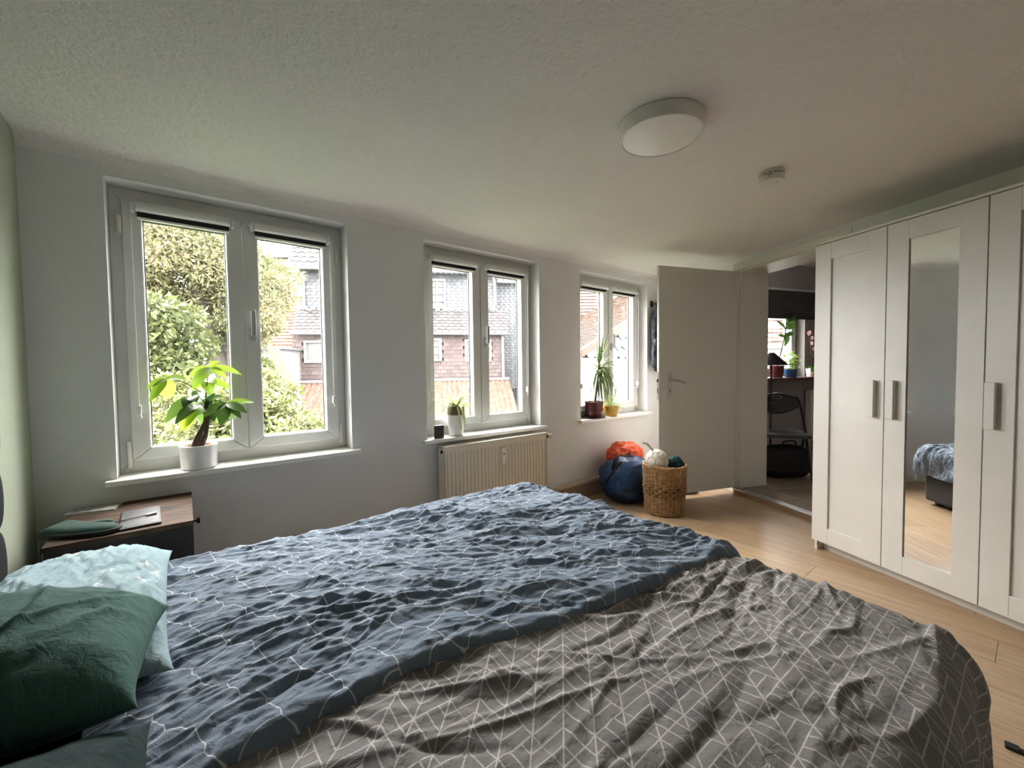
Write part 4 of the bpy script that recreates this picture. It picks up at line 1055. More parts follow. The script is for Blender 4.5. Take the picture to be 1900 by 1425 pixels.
m = MB(); m.lathe([(0.048, 0.10), (0.060, 0.150), (0.060, 0.203), (0.055, 0.203), (0.053, 0.18)], 36); ip = m.build('inner_pot', mat('brown_plastic', (0.15, 0.085, 0.05), 0.6), sp1, smooth=True)
m = MB(); m.lathe([(0.0535, 0.17), (0.0535, 0.19), (0.02, 0.196)], 30); m.build('soil', mat('dark_soil', (0.03, 0.02, 0.015), 0.95, var=0.4, vscale=80), sp1)

dv = thing('table_clock', (1.340, 2.497, SILL), math.radians(-6), label='small black square clock on the sill beside the tall white pot', cat='clock')
m = MB(); m.box(-0.034, 0.034, -0.006, 0.012, 0.0, 0.088); m.build('case', M_black, dv, bevel=0.005)
m = MB(); m.box(-0.028, 0.028, -0.0066, -0.005, 0.012, 0.080); m.build('display', mat('display_off', (0.030, 0.031, 0.030), 0.25), dv)
m = MB(); m.box(-0.012, 0.012, 0.0, 0.03, 0.0, 0.003); m.build('stand', M_black, dv)
lf = thing('leaflet', (1.715, 2.515, SILL), math.radians(-3), label='blue and white paper leaflet on the sill above the radiator', cat='paper')
M_leaflet = mat('leaflet_print', (0.45, 0.60, 0.72), 0.6, var=0.5, vscale=30)
m = MB(); m.box(-0.105, 0.02, -0.035, 0.035, 0.0002, 0.0015); m.build('printed_page', M_leaflet, lf)
m = MB(); m.box(0.0, 0.115, -0.030, 0.032, 0.0016, 0.004); m.build('white_page', M_white, lf)

# dragon tree and small spider plant on the far sill
dt_ = np.array([2.965, 2.535, SILL])
dr_ = thing('potted_dragon_tree', tuple(dt_), label='dragon tree with drooping narrow leaves in a dark red pot', cat='plant')
M_redpot = mat('glazed_dark_red', (0.10, 0.022, 0.026), 0.18, var=0.15, vscale=12)
m = MB(); m.lathe([(0.078, 0.006), (0.083, 0.010), (0.102, 0.145), (0.104, 0.147), (0.104, 0.152), (0.096, 0.152), (0.094, 0.12)], 44, sy=0.75); m.build('pot', M_redpot, dr_, smooth=True)
m = MB(); m.lathe([(0.095, 0.0), (0.118, 0.004), (0.122, 0.010), (0.118, 0.012), (0.09, 0.007)], 40, sy=0.72); m.build('saucer', M_black, dr_, smooth=True)
m = MB(); m.lathe([(0.094, 0.11), (0.094, 0.135), (0.03, 0.148)], 36, sy=0.75); m.build('soil', MATS['dark_soil'], dr_)
m = MB(); m.tube(smooth_path([(0.01, 0, 0.13), (0.035, 0.0, 0.24), (0.07, 0, 0.40)], 8), list(np.linspace(0.011, 0.009, 17)), 10); m.build('trunk', mat('bark_grey', (0.10, 0.085, 0.065), 0.8, var=0.25, vscale=50), dr_, smooth=True)
M_drac = plant_leaf_mat('leaf_dragon_green', (0.035, 0.06, 0.018), (0.14, 0.19, 0.045), 0.4, 0.3)
rg = random.Random(9)
for k in range(110):
    a = rg.uniform(0, 2 * math.pi); el = rg.uniform(-0.5, 0.95) if k > 14 else rg.uniform(1.1, 1.5); L = rg.uniform(0.26, 0.44)
    z0 = 0.36 + 0.13 * rg.random() if k > 14 else 0.50
    pts = []
    for q in np.linspace(0, 1, 9):
        r = L * (math.cos(el) * q) * (1 - 0.28 * q) + 0.006; z = z0 + L * (math.sin(el) * q - 0.78 * q ** 2.2 * max(0.05, math.cos(el)))
        yy = r * math.sin(a)
        if yy > 0: yy *= 0.22
        elif yy < -0.16: yy = -0.16
        pts.append(np.array([0.072 + r * math.cos(a) * 0.95, yy, max(z, 0.16)]))
    m = MB(); vs_ = []; s = np.array([-math.sin(a), math.cos(a), 0])
    if abs(math.sin(a)) < 0.4: s = np.array([0.5, 0.7, 0.0])
    for i, c in enumerate(pts):
        w_ = 0.0082 * (1 - (i / 8) ** 2.2) + 0.0004; vs_ += [c - s * w_, c + np.array([0, 0, -w_ * 0.4]), c + s * w_]
    fs = []
    for i in range(8): q = i * 3; fs += [(q, q + 1, q + 4, q + 3), (q + 1, q + 2, q + 5, q + 4)]
    m.add(vs_, fs); m.build('leaf', M_drac, dr_, smooth=True, angle=80)
sp2 = spider('potted_spider_plant', (3.192, 2.515, SILL), 0.07, 0.105, 20, (0.10, 0.24), 17, 'small spider plant in a mustard yellow pot beside the dragon tree', 0.40)
m = MB(); m.lathe([(0.060, 0), (0.066, 0.003), (0.090, 0.080), (0.092, 0.098), (0.088, 0.100), (0.083, 0.098), (0.080, 0.08)], 40, sy=0.72); m.build('pot', mat('glazed_mustard', (0.46, 0.27, 0.035), 0.3), sp2, smooth=True)
m = MB(); m.lathe([(0.080, 0.07), (0.080, 0.088), (0.03, 0.094)], 36, sy=0.72); m.build('soil', MATS['dark_soil'], sp2)

# ------------------------------------------------------------------ basket with balls, bag, jackets by the door
bc = np.array([2.955, 1.812, 0.0])
bk_ = thing('wicker_basket', tuple(bc), label='tall round wicker basket in front of the open door', cat='basket')
M_wick = mat('willow_honey', (0.36, 0.215, 0.095), 0.55, var=0.4, vscale=35, bump=0.001, bscale=200)
M_wick2 = mat('willow_brown', (0.24, 0.13, 0.055), 0.55, var=0.4, vscale=35)
NS = 30
def brad(z): return 0.142 + 0.020 * (z / 0.385)
BH = 0.385
ncol = NS * 4
def ring(mb, z, r_w, phase, amp, seg=5):
    pts = []
    for k in range(ncol):
        a = 2 * math.pi * k / ncol
        r = brad(z) + amp * math.cos(a * NS / 2 + phase * math.pi) * 1.0
        pts.append((r * math.cos(a), r * math.sin(a), z + 0.0012 * math.sin(a * 7 + z * 90)))
    mb.tube(pts, r_w, seg, closed=True)
m1 = MB(); z = 0.012; k = 0
while z < 0.148: ring(m1, z, 0.0036, k % 2, 0.006); z += 0.0068; k += 1
lowz = z
z = 0.232
while z < 0.368: ring(m1, z, 0.0036, k % 2, 0.006); z += 0.0068; k += 1
m1.build('fine_weave', M_wick, bk_, smooth=True, angle=80, kind='stuff')
m2 = MB()
for zc in (0.160, 0.182, 0.204, 0.224):
    for dz in (-0.005, 0.005): ring(m2, zc + dz, 0.0058, (zc * 1000) // 22 % 2, 0.009)
m2.build('coarse_weave', M_wick2, bk_, smooth=True, angle=80, kind='stuff')
for k in range(NS):
    a = 2 * math.pi * (k + 0.5) / NS; m = MB()
    m.tube([(brad(zz) * math.cos(a), brad(zz) * math.sin(a), zz) for zz in np.linspace(0.0, BH - 0.012, 6)], 0.0042, 6); m.build('stake', M_wick, bk_, smooth=True)
m = MB()
for s_, rz in ((0, 0.0), (1, 0.0), (2, 0)):
    pts = []
    for k in range(120):
        a = 2 * math.pi * k / 120; pts.append(((brad(BH) + 0.006 * math.cos(a * 20 + s_ * 2.09)) * math.cos(a), (brad(BH) + 0.006 * math.cos(a * 20 + s_ * 2.09)) * math.sin(a), BH - 0.006 + 0.006 * math.sin(a * 20 + s_ * 2.09)))
    m.tube(pts, 0.0055, 6, closed=True)
m.build('plaited_rim', M_wick, bk_, smooth=True)
m = MB(); m.lathe([(0.139, 0.004), (0.139, 0.012)], 40); m.build('bottom', M_wick2, bk_)
m = MB(); m.lathe([(0.132, 0.012), (0.148, 0.30), (0.130, 0.325), (0.05, 0.335)], 40); m.build('lining', mat('basket_contents_cloth', (0.10, 0.09, 0.08), 0.9, var=0.5, vscale=8, bump=0.01, bscale=14), bk_, smooth=True)

def football(t, R, mat_panel, mat_seam):
    """32 stitched panels over a core ball"""
    ph = (1 + 5 ** 0.5) / 2
    ico = [np.array(v, float) / math.sqrt(1 + ph * ph) for v in [(-1, ph, 0), (1, ph, 0), (-1, -ph, 0), (1, -ph, 0), (0, -1, ph), (0, 1, ph), (0, -1, -ph), (0, 1, -ph), (ph, 0, -1), (ph, 0, 1), (-ph, 0, -1), (-ph, 0, 1)]]
    F = [(0, 11, 5), (0, 5, 1), (0, 1, 7), (0, 7, 10), (0, 10, 11), (1, 5, 9), (5, 11, 4), (11, 10, 2), (10, 7, 6), (7, 1, 8), (3, 9, 4), (3, 4, 2), (3, 2, 6), (3, 6, 8), (3, 8, 9), (4, 9, 5), (2, 4, 11), (6, 2, 10), (8, 6, 7), (9, 8, 1)]
    polys = []
    for a, b, c in F:
        p = []
        for i, j in ((a, b), (b, c), (c, a)): p += [ico[i] * 2 / 3 + ico[j] / 3, ico[i] / 3 + ico[j] * 2 / 3]
        polys.append(p)
    for i in range(12):
        nb = sorted({j for f in F if i in f for j in f} - {i}); ax = ico[i]; e = ico[nb[0]] - ax * np.dot(ico[nb[0]], ax); e /= np.linalg.norm(e); g = np.cross(ax, e)
        nb.sort(key=lambda j: math.atan2(np.dot(ico[j], g), np.dot(ico[j], e)))
        polys.append([ico[i] * 2 / 3 + ico[j] / 3 for j in nb])
    m = MB(); m.lathe([(R * 0.965 * math.sin(a), -R * 0.965 * math.cos(a)) for a in np.linspace(0.02, math.pi - 0.02, 20)], 30); m.build('bladder', mat_seam, t, smooth=True)
    for p in polys:
        c = sum(p) / len(p); m = MB(); vs_ = [c / np.linalg.norm(c) * R * 1.012]; n = len(p) * 3
        ringp = []
        for i in range(len(p)):
            for q in (0, 1 / 3, 2 / 3): ringp.append(p[i] * (1 - q) + p[(i + 1) % len(p)] * q)
        for sc, rr in ((0.5, 1.010), (0.86, 1.003), (0.965, 0.985), (0.975, 0.955)):
            for v in ringp:
                x = c + (v - c) * sc; vs_.append(x / np.linalg.norm(x) * R * rr)
        fs = [(0, 1 + k, 1 + (k + 1) % n) for k in range(n)]
        for r in range(3):
            for k in range(n): fs.append((1 + r * n + k, 1 + (r + 1) * n + k, 1 + (r + 1) * n + (k + 1) % n, 1 + r * n + (k + 1) % n))
        m.add(vs_, fs); m.build('panel', mat_panel, t, smooth=True, angle=80)
fb = thing('football', (2.90, 1.845, 0.412), 0.5, label='cream football with a loose strap on top of the basket', cat='ball')
football(fb, 0.088, mat('football_cream', (0.72, 0.67, 0.58), 0.7), mat('football_seam', (0.30, 0.27, 0.23), 0.8))
m = MB(); pts = smooth_path([(-0.02, 0.02, 0.075), (-0.035, 0.045, 0.105), (-0.05, 0.07, 0.135), (-0.06, 0.10, 0.142)], 6)
for i in range(len(pts) - 1):
    a, b = pts[i], pts[i + 1]; s = np.array([0.006, -0.004, 0.006]); th_ = np.array([0.0, 0.0, 0.0015])
    m.add([a - s, a + s, b + s, b - s, a - s + th_, a + s + th_, b + s + th_, b - s + th_], [(0, 1, 2, 3), (7, 6, 5, 4), (0, 4, 5, 1), (1, 5, 6, 2), (2, 6, 7, 3), (3, 7, 4, 0)])
m.build('strap', mat('strap_ivory', (0.75, 0.72, 0.66), 0.7), fb)
def blob(name, loc, size, material, seed, amp=0.2, freq=2.0, parent=None, flat=None, sub=4, power=1.0, rz=0.0, ridge=0.0):
    """crumpled soft body"""
    bm_ = bmesh.new(); bmesh.ops.create_icosphere(bm_, subdivisions=sub, radius=1.0)
    off = Vector((seed * 7.1, seed * 3.3, seed * 5.7))
    for v in bm_.verts:
        d = v.co.normalized(); n = mnoise.fractal(d * freq + off, 1.0, 2.0, 4)
        rr = 1 + amp * n
        if ridge: rr += ridge * (0.5 - abs(mnoise.noise(d * freq * 2.3 + off)) * 1.6)
        p_ = Vector([math.copysign(abs(c) ** power, c) for c in d]) * rr
        v.co = Vector((p_.x * size[0], p_.y * size[1], p_.z * size[2]))
        if flat is not None and v.co.z < flat: v.co.z = flat + (v.co.z - flat) * 0.08
    me = bpy.data.meshes.new(name); bm_.to_mesh(me); bm_.free(); me.shade_smooth(); me.materials.append(material)
    o = bpy.data.objects.new(name, me); COL.objects.link(o); o.location = loc; o.rotation_euler = (0, 0, rz)
    if parent is not None: o.parent = parent
    return o
cap = blob('beanie', (3.045, 1.775, 0.385), (0.062, 0.055, 0.05), mat('knit_petrol', (0.02, 0.075, 0.10), 0.9, var=0.3, vscale=14, bump=0.003, bscale=90), 5, 0.2, 2.2, ridge=0.1)
tag(cap, 'crumpled petrol blue cloth beside the football in the basket', 'cloth')

# blue sports bag: rounded drum shape with seam panels
bgc = np.array([3.01, 2.195, 0.0])
bg = thing('sports_bag', tuple(bgc), math.radians(-18), label='blue sports bag with black straps on the floor by the wall', cat='bag')
M_bagblue = mat('nylon_royal_blue', (0.008, 0.045, 0.14), 0.5, var=0.12, vscale=9, bump=0.004, bscale=16)
M_strap = mat('nylon_black', (0.010, 0.010, 0.011), 0.7)
o = blob('body', (0, 0, 0.178), (0.235, 0.205, 0.19), M_bagblue, 2, 0.10, 1.5, bg, flat=-0.172, sub=5, power=0.82, ridge=0.05)
def on_body(a, el):
    d = Vector((math.cos(el) * math.cos(a), math.cos(el) * math.sin(a), math.sin(el))); p_ = [math.copysign(abs(c) ** 0.82, c) for c in d]
    n = mnoise.fractal(d * 1.5 + Vector((14.2, 6.6, 11.4)), 1.0, 2.0, 4); rr = 1 + 0.10 * n + 0.05 * (0.5 - abs(mnoise.noise(d * 1.5 * 2.3 + Vector((14.2, 6.6, 11.4)))) * 1.6)
    return np.array([p_[0] * 0.235 * rr, p_[1] * 0.205 * rr, max(0.006, 0.178 + p_[2] * 0.19 * rr)])
m = MB()
m.tube([on_body(a, -0.42 + 0.55 * math.sin((a + 2.6) * 0.9)) * np.array([1.01, 1.01, 1]) for a in np.linspace(-3.1, -0.2, 40)], 0.011, 6); m.build('black_piping', M_strap, bg, smooth=True)
m = MB(); m.tube([on_body(-2.9 + 0.25 * q, 0.55 + 0.5 * math.sin(q * math.pi)) * np.array([1 + 0.10 * math.sin(math.pi * q), 1 + 0.1 * math.sin(math.pi * q), 1 + 0.12 * math.sin(math.pi * q)]) for q in np.linspace(0, 1, 14)], 0.012, 6); m.build('carry_handle', M_strap, bg, smooth=True)
m = MB(); m.tube([on_body(-2.5 - 0.6 * q, 0.95 - 1.0 * q) * 1.015 for q in np.linspace(0, 1, 16)], 0.010, 6); m.build('shoulder_strap', M_strap, bg, smooth=True)
jk = thing('jacket', (3.13, 2.315, 0.285), label='orange jacket heaped on top of the blue sports bag', cat='jacket')
blob('body', (0, 0, 0.055), (0.20, 0.125, 0.135), mat('fabric_signal_orange', (0.70, 0.085, 0.020), 0.6, var=0.15, vscale=10, bump=0.004, bscale=30), 3, 0.20, 1.3, jk, sub=5, ridge=0.12)
blob('black_lining', (-0.10, -0.095, 0.035), (0.115, 0.035, 0.075), mat('fabric_black', (0.014, 0.013, 0.013), 0.7, bump=0.004, bscale=30), 8, 0.25, 1.5, jk, sub=4, ridge=0.15)
blob('grey_cuff', (-0.02, -0.122, 0.03), (0.055, 0.018, 0.032), mat('fabric_grey', (0.10, 0.10, 0.095), 0.6), 9, 0.3, 2.2, jk, sub=3)

# hook rail and dark jacket behind the door
hk = thing('coat_hook', (3.665, 2.465, 1.80), label='small dark coat hook on the wall behind the door', cat='hook')
m = MB(); m.box(-0.015, 0.015, 0.02, 0.034, -0.03, 0.03); m.build('plate', M_darkmetal, hk, bevel=0.002)
m = MB(); m.tube(smooth_path([(0, 0.02, 0.0), (0, -0.02, -0.005), (0, -0.045, 0.012), (0, -0.05, 0.03)], 6), 0.006, 8); m.build('prong', M_darkmetal, hk, smooth=True)
hk.location = (3.665 + 0.16, 2.465, 1.80)
hj = thing('hanging_jacket', (3.835, 2.40, 1.13), label='dark blue jacket hanging on the wall behind the open door', cat='jacket')
M_navy = mat('fabric_navy', (0.018, 0.021, 0.030), 0.75, var=0.3, vscale=12, bump=0.004, bscale=30)
blob('body', (0.02, 0, 0.33), (0.13, 0.062, 0.35), M_navy, 21, 0.22, 1.8, hj, sub=5, ridge=0.16)
blob('sleeve', (-0.09, -0.02, 0.16), (0.055, 0.045, 0.18), M_navy, 22, 0.25, 2.2, hj, sub=4, ridge=0.15)
blob('hood', (0.0, -0.02, 0.58), (0.06, 0.045, 0.10), M_navy, 23, 0.2, 2.0, hj, sub=4, ridge=0.12)

# things on the floor
sh = thing('shoe', (3.52, 1.965, 0.0), math.radians(150), label='black shoe on the floor under the open door', cat='shoe')
blob('upper', (0, 0, 0.042), (0.135, 0.045, 0.036), M_strap, 31, 0.12, 1.6, sh, flat=-0.022, sub=4)
m = MB(); m.lathe([(0.044, 0.0), (0.047, 0.004), (0.046, 0.018)], 30, sx=3.0); m.build('sole', M_black, sh, smooth=True)
st_ = thing('strap', (1.905, 0.0, 0.0), label='short black strap lying on the floor by the wardrobe', cat='strap')
a_, b2 = np.array([1.897, 0.037, 0]), np.array([1.91, -0.12, 0]); d_ = (b2 - a_); d_ /= np.linalg.norm(d_); s2 = np.array([-d_[1], d_[0], 0])
off_ = np.array([1.905, 0, 0])
m = MB(); m.prism([a_ - s2 * 0.011 - off_, b2 - s2 * 0.011 - off_, b2 + s2 * 0.011 - off_, a_ + s2 * 0.011 - off_], (0, 0, 0.006)); m.build('webbing', M_strap, st_, bevel=0.002)
m = MB(); m.prism([a_ - s2 * 0.014 - off_, a_ + d_ * 0.03 - s2 * 0.014 - off_, a_ + d_ * 0.03 + s2 * 0.014 - off_, a_ + s2 * 0.014 - off_], (0, 0, 0.010)); m.build('tab', M_strap, st_, bevel=0.003)

# ------------------------------------------------------------------ things in the room beyond
RZ2 = math.radians(-18.3)
def q2l(s, n, z): return tuple(q2(s, n, z))
TOPS = AZ0 - 0.005
def pot(t, r0, r1, h, material, sy=1.0):
    m = MB(); m.lathe([(r0, 0), (r0 + 0.003, 0.003), (r1, h - 0.004), (r1, h), (r1 - 0.008, h), (r1 - 0.01, h * 0.75)], 30, sy=sy); m.build('pot', material, t, smooth=True)
    m = MB(); m.lathe([(r1 - 0.009, h * 0.7), (r1 - 0.009, h * 0.9), (r1 * 0.3, h * 0.93)], 24, sy=sy); m.build('soil', MATS['dark_soil'], t)
M_leafd = plant_leaf_mat('leaf_rubber_green', (0.020, 0.055, 0.012), (0.055, 0.12, 0.02), 0.3, 0.25)
M_leafl = plant_leaf_mat('leaf_fresh_green', (0.06, 0.14, 0.015), (0.20, 0.30, 0.03), 0.4, 0.4)
rp = thing('potted_rubber_plant', q2l(-0.30, -0.055, TOPS), RZ2, label='tall broad-leaved plant in a dark red pot on the sill beyond the doorway', cat='plant')
pot(rp, 0.07, 0.09, 0.15, M_redpot, 0.85)
m = MB(); m.tube(smooth_path([(0, 0, 0.12), (0.07, -0.01, 0.35), (0.11, -0.03, 0.60), (0.12, -0.03, 0.74)], 6), 0.006, 8); m.build('stem', M_leafd, rp, smooth=True)
for (bx, bz, tx, tz, wd) in [(0.11, 0.58, -0.04, 0.70, 0.085), (0.12, 0.64, 0.20, 0.78, 0.08), (0.11, 0.56, 0.10, 0.38, 0.11), (0.12, 0.60, 0.22, 0.66, 0.07), (0.12, 0.52, 0.27, 0.56, 0.06), (0.12, 0.70, 0.05, 0.84, 0.07), (0.12, 0.70, 0.28, 0.82, 0.06), (0.10, 0.50, -0.02, 0.52, 0.06)]:
    m = MB(); blade(m, (bx, -0.03, bz), (tx, -0.05 - 0.04 * math.sin(tx * 40), tz), wd, normal=(0.1, -0.8, 0.5), sag=0.08, fold=0.2); m.build('leaf', M_leafd, rp, smooth=True, angle=80)
gp = thing('potted_leafy_plant', q2l(-0.085, -0.08, TOPS), RZ2, label='bushy light green plant in a blue pot on the sill beyond the doorway', cat='plant')
pot(gp, 0.065, 0.078, 0.10, mat('glazed_blue', (0.02, 0.08, 0.20), 0.3), 0.9)
rg = random.Random(2)
for k in range(70):
    a = rg.uniform(0, 6.28); r = rg.uniform(0.01, 0.10); z = rg.uniform(0.10, 0.30)
    p0 = np.array([r * math.cos(a), r * math.sin(a) * 0.8, z]); a2 = a + rg.uniform(-0.6, 0.6); p1 = p0 + np.array([0.05 * math.cos(a2), 0.05 * math.sin(a2), rg.uniform(-0.02, 0.03)])
    m = MB(); blade(m, p0, p1, 0.032, sag=0.1, seg=4); m.build('leaf', M_leafl, gp, smooth=True, angle=80)
for k in range(6):
    a = k * 1.05; m = MB(); m.tube([(0.01 * math.cos(a), 0.01 * math.sin(a), 0.08), (0.05 * math.cos(a), 0.05 * math.sin(a), 0.24)], 0.002, 5); m.build('stem', M_leafl, gp)
orc = thing('potted_orchid', q2l(0.30, -0.075, TOPS), RZ2, label='pink flowering orchid in a white pot on the sill beyond the doorway', cat='plant')
pot(orc, 0.055, 0.07, 0.11, M_potw, 0.9)
for (tx, tz, wd) in [(-0.20, 0.10, 0.05), (-0.13, 0.30, 0.06), (0.14, 0.15, 0.055), (-0.10, 0.06, 0.06), (0.06, 0.22, 0.05)]:
    m = MB(); blade(m, (0, -0.01, 0.10), (tx, -0.06, tz), wd, normal=(0, -0.5, 0.8), sag=0.18); m.build('leaf', M_leafd, orc, smooth=True, angle=80)
M_petal = plant_leaf_mat('petal_pale_pink', (0.55, 0.30, 0.30), (0.75, 0.58, 0.55), 0.5, 0.4)
for pts in ([(0, 0, 0.1), (0.02, -0.02, 0.34), (0.06, -0.03, 0.50), (0.05, -0.04, 0.62)], [(0, 0, 0.1), (-0.02, 0.0, 0.30), (-0.06, -0.02, 0.45), (-0.14, -0.03, 0.56)]):
    m = MB(); sp_ = smooth_path(pts, 6); m.tube(sp_, 0.003, 6); m.build('flower_stem', M_bark, orc, smooth=True)
    for j, kq in enumerate((8, 11, 14, 17, 18)):
        c = np.array(sp_[min(kq, len(sp_) - 1)]) + np.array([0.015 * (-1) ** j, -0.015, 0.0])
        m = MB()
        for a in range(5):
            an = a * 1.2566; blade(m, c, c + np.array([0.03 * math.cos(an), -0.008, 0.03 * math.sin(an)]), 0.024, normal=(0, -1, 0), sag=0.1, seg=4)
        m.build('flower', M_petal, orc, smooth=True, angle=80)

# black floor lamp
fp = at(1429, 880, 4.3); 
fl_ = thing('floor_lamp', (fp[0], fp[1], STEP), label='slim black floor lamp with cone shade beyond the doorway', cat='lamp')
m = MB(); m.lathe([(0.11, 0), (0.12, 0.006), (0.118, 0.018), (0.02, 0.024)], 30); m.build('base', M_darkmetal, fl_, smooth=True)
m = MB(); m.tube([(0, 0, 0.02), (0, 0, 1.12)], 0.009, 10); m.build('pole', M_darkmetal, fl_, smooth=True)
m = MB(); m.lathe([(0.155, 1.10), (0.03, 1.225), (0.026, 1.23), (0.026, 1.222), (0.15, 1.10)], 40, c=(-0.0, 0.0, 0)); m.build('shade', M_darkmetal, fl_, smooth=True)
m = MB(); m.box(-0.03, 0.04, -0.012, 0.012, 0.70, 0.715); m.tube([(0.0, 0, 0.708), (0.06, -0.05, 0.715)], 0.006, 6); m.build('arm_clamp', M_darkmetal, fl_)

# black folding chair: seat towards the left, back to the right
cc = at_z(1452, 803, 0.43 + STEP)
ch = thing('folding_chair', (cc[0], cc[1], STEP), math.radians(-60), label='black folding chair beyond the doorway', cat='chair')
# local x to the right in the photo, y away
m = MB(); P = []
for i in range(13):
    row = []
    for j in range(9):
        x = -0.20 + 0.40 * i / 12; y = -0.19 + 0.38 * j / 8; row.append((x, y, 0.435 + 0.018 * math.sin(math.pi * i / 12) * math.sin(math.pi * j / 8)))
    P.append(row)
m.grid(np.array(P)); m.box(-0.20, 0.20, -0.19, 0.19, 0.405, 0.433); m.build('seat', mat('black_vinyl', (0.018, 0.018, 0.018), 0.35), ch, smooth=True, angle=50)
def bar(*pts): mm = MB(); mm.tube(smooth_path(list(pts), 6), 0.011, 8); mm.build('leg', M_darkmetal, ch, smooth=True)
for sgn in (-1, 1):
    x = 0.20 * sgn
    bar((x, -0.22, 0.0), (x, 0.02, 0.42), (x * 0.95, 0.20, 0.70), (x * 0.8, 0.24, 0.78))
    bar((x * 0.9, 0.24, 0.0), (x * 0.9, 0.02, 0.36), (x * 0.9, -0.08, 0.41))
for yy, zz in ((-0.17, 0.09), (0.19, 0.09)): m = MB(); m.tube([(-0.19, yy, zz), (0.19, yy, zz)], 0.008, 8); m.build('stretcher', M_darkmetal, ch, smooth=True)
m = MB(); P = []
for i in range(17):
    u_ = -1 + i / 8; row = []
    top = 0.80 - 0.05 * u_ ** 2; bot = 0.63 + 0.035 * (1 - u_ ** 2) * -1 + 0.05 * abs(u_) ** 2
    for j in range(7):
        v_ = j / 6; row.append((0.185 * u_, 0.245 - 0.05 * (1 - u_ ** 2) * -1, bot + (top - bot) * v_))
    P.append(row)
P = np.array(P); m.grid(P); Pb = P.copy(); Pb[..., 1] += 0.018; m.grid(Pb[::-1]); 
m.tube([tuple(p_) for p_ in P[:, -1]] , 0.010, 8); m.tube([tuple(p_) for p_ in P[:, 0]], 0.010, 8)
br = m.build('backrest', MATS['black_vinyl'], ch, smooth=True, angle=60)
m = MB(); m.tube([(0.05 * math.cos(a), 0.285, 0.765 + 0.014 * math.sin(a)) for a in np.linspace(0, 6.28, 20)], 0.004, 6); m.build('grip_hole_edge', M_steel, br, smooth=True)
bx_ = thing('black_bag', (cc[0] + 0.02, cc[1] - 0.01, STEP), math.radians(-30), label='black bag standing under the folding chair', cat='bag')
blob('body', (0, 0, 0.15), (0.24, 0.13, 0.155), mat('bag_black_fabric', (0.006, 0.006, 0.0065), 0.8, bump=0.003, bscale=25), 41, 0.06, 1.5, bx_, flat=-0.148, sub=4, power=0.6)
m = MB(); m.tube(smooth_path([(-0.08, -0.05, 0.28), (-0.06, -0.06, 0.35), (0.06, -0.06, 0.35), (0.08, -0.05, 0.28)], 6), 0.008, 6); m.build('handle', M_strap, bx_, smooth=True)
# small radiator under that window
r2 = thing('radiator', q2l(0.42, -0.06, STEP), RZ2, label='cream radiator behind the folding chair beyond the doorway', cat='radiator')
m = MB(); m.box(-0.16, 0.5, -0.035, 0.035, 0.12, 0.78); m.build('panel', M_rad, r2, bevel=0.006)
for k in range(9): m = MB(); m.box(-0.14 + k * 0.07, -0.12 + k * 0.07, -0.042, -0.034, 0.16, 0.74); m.build('rib', M_rad, r2, bevel=0.003)
for s in (-0.1, 0.44): m = MB(); m.box(s - 0.012, s + 0.012, 0.0, 0.045, 0.0, 0.14); m.build('bracket', M_rad, r2)
# ------------------------------------------------------------------ outside: trees, houses, roofs
GZ = -3.2
M_grassm = mat('lawn', (0.0571, 0.0811, 0.0379), 0.95, var=0.5, vscale=1.5)
m = MB(); m.box(-60, 90, 2.9, 120, GZ - 0.3, GZ); tag(m.build('ground', M_grassm), kind='structure')
ZV = np.array([0, 0, 1.0])
PANES = [(262, 441), (474, 608), (800, 876), (897, 961), (1076, 1123), (1130, 1169), (1424, 1492)]   # glass seen in the photograph
def to_px(p_):
    d = np.array(p_, float) - CAMPOS; z = np.dot(d, fwd); return PCX + FPX * np.dot(d, RIGHT) / z, PCY - FPX * np.dot(d, UP) / z
def unit(v): v = np.array(v, float); return v / np.linalg.norm(v)

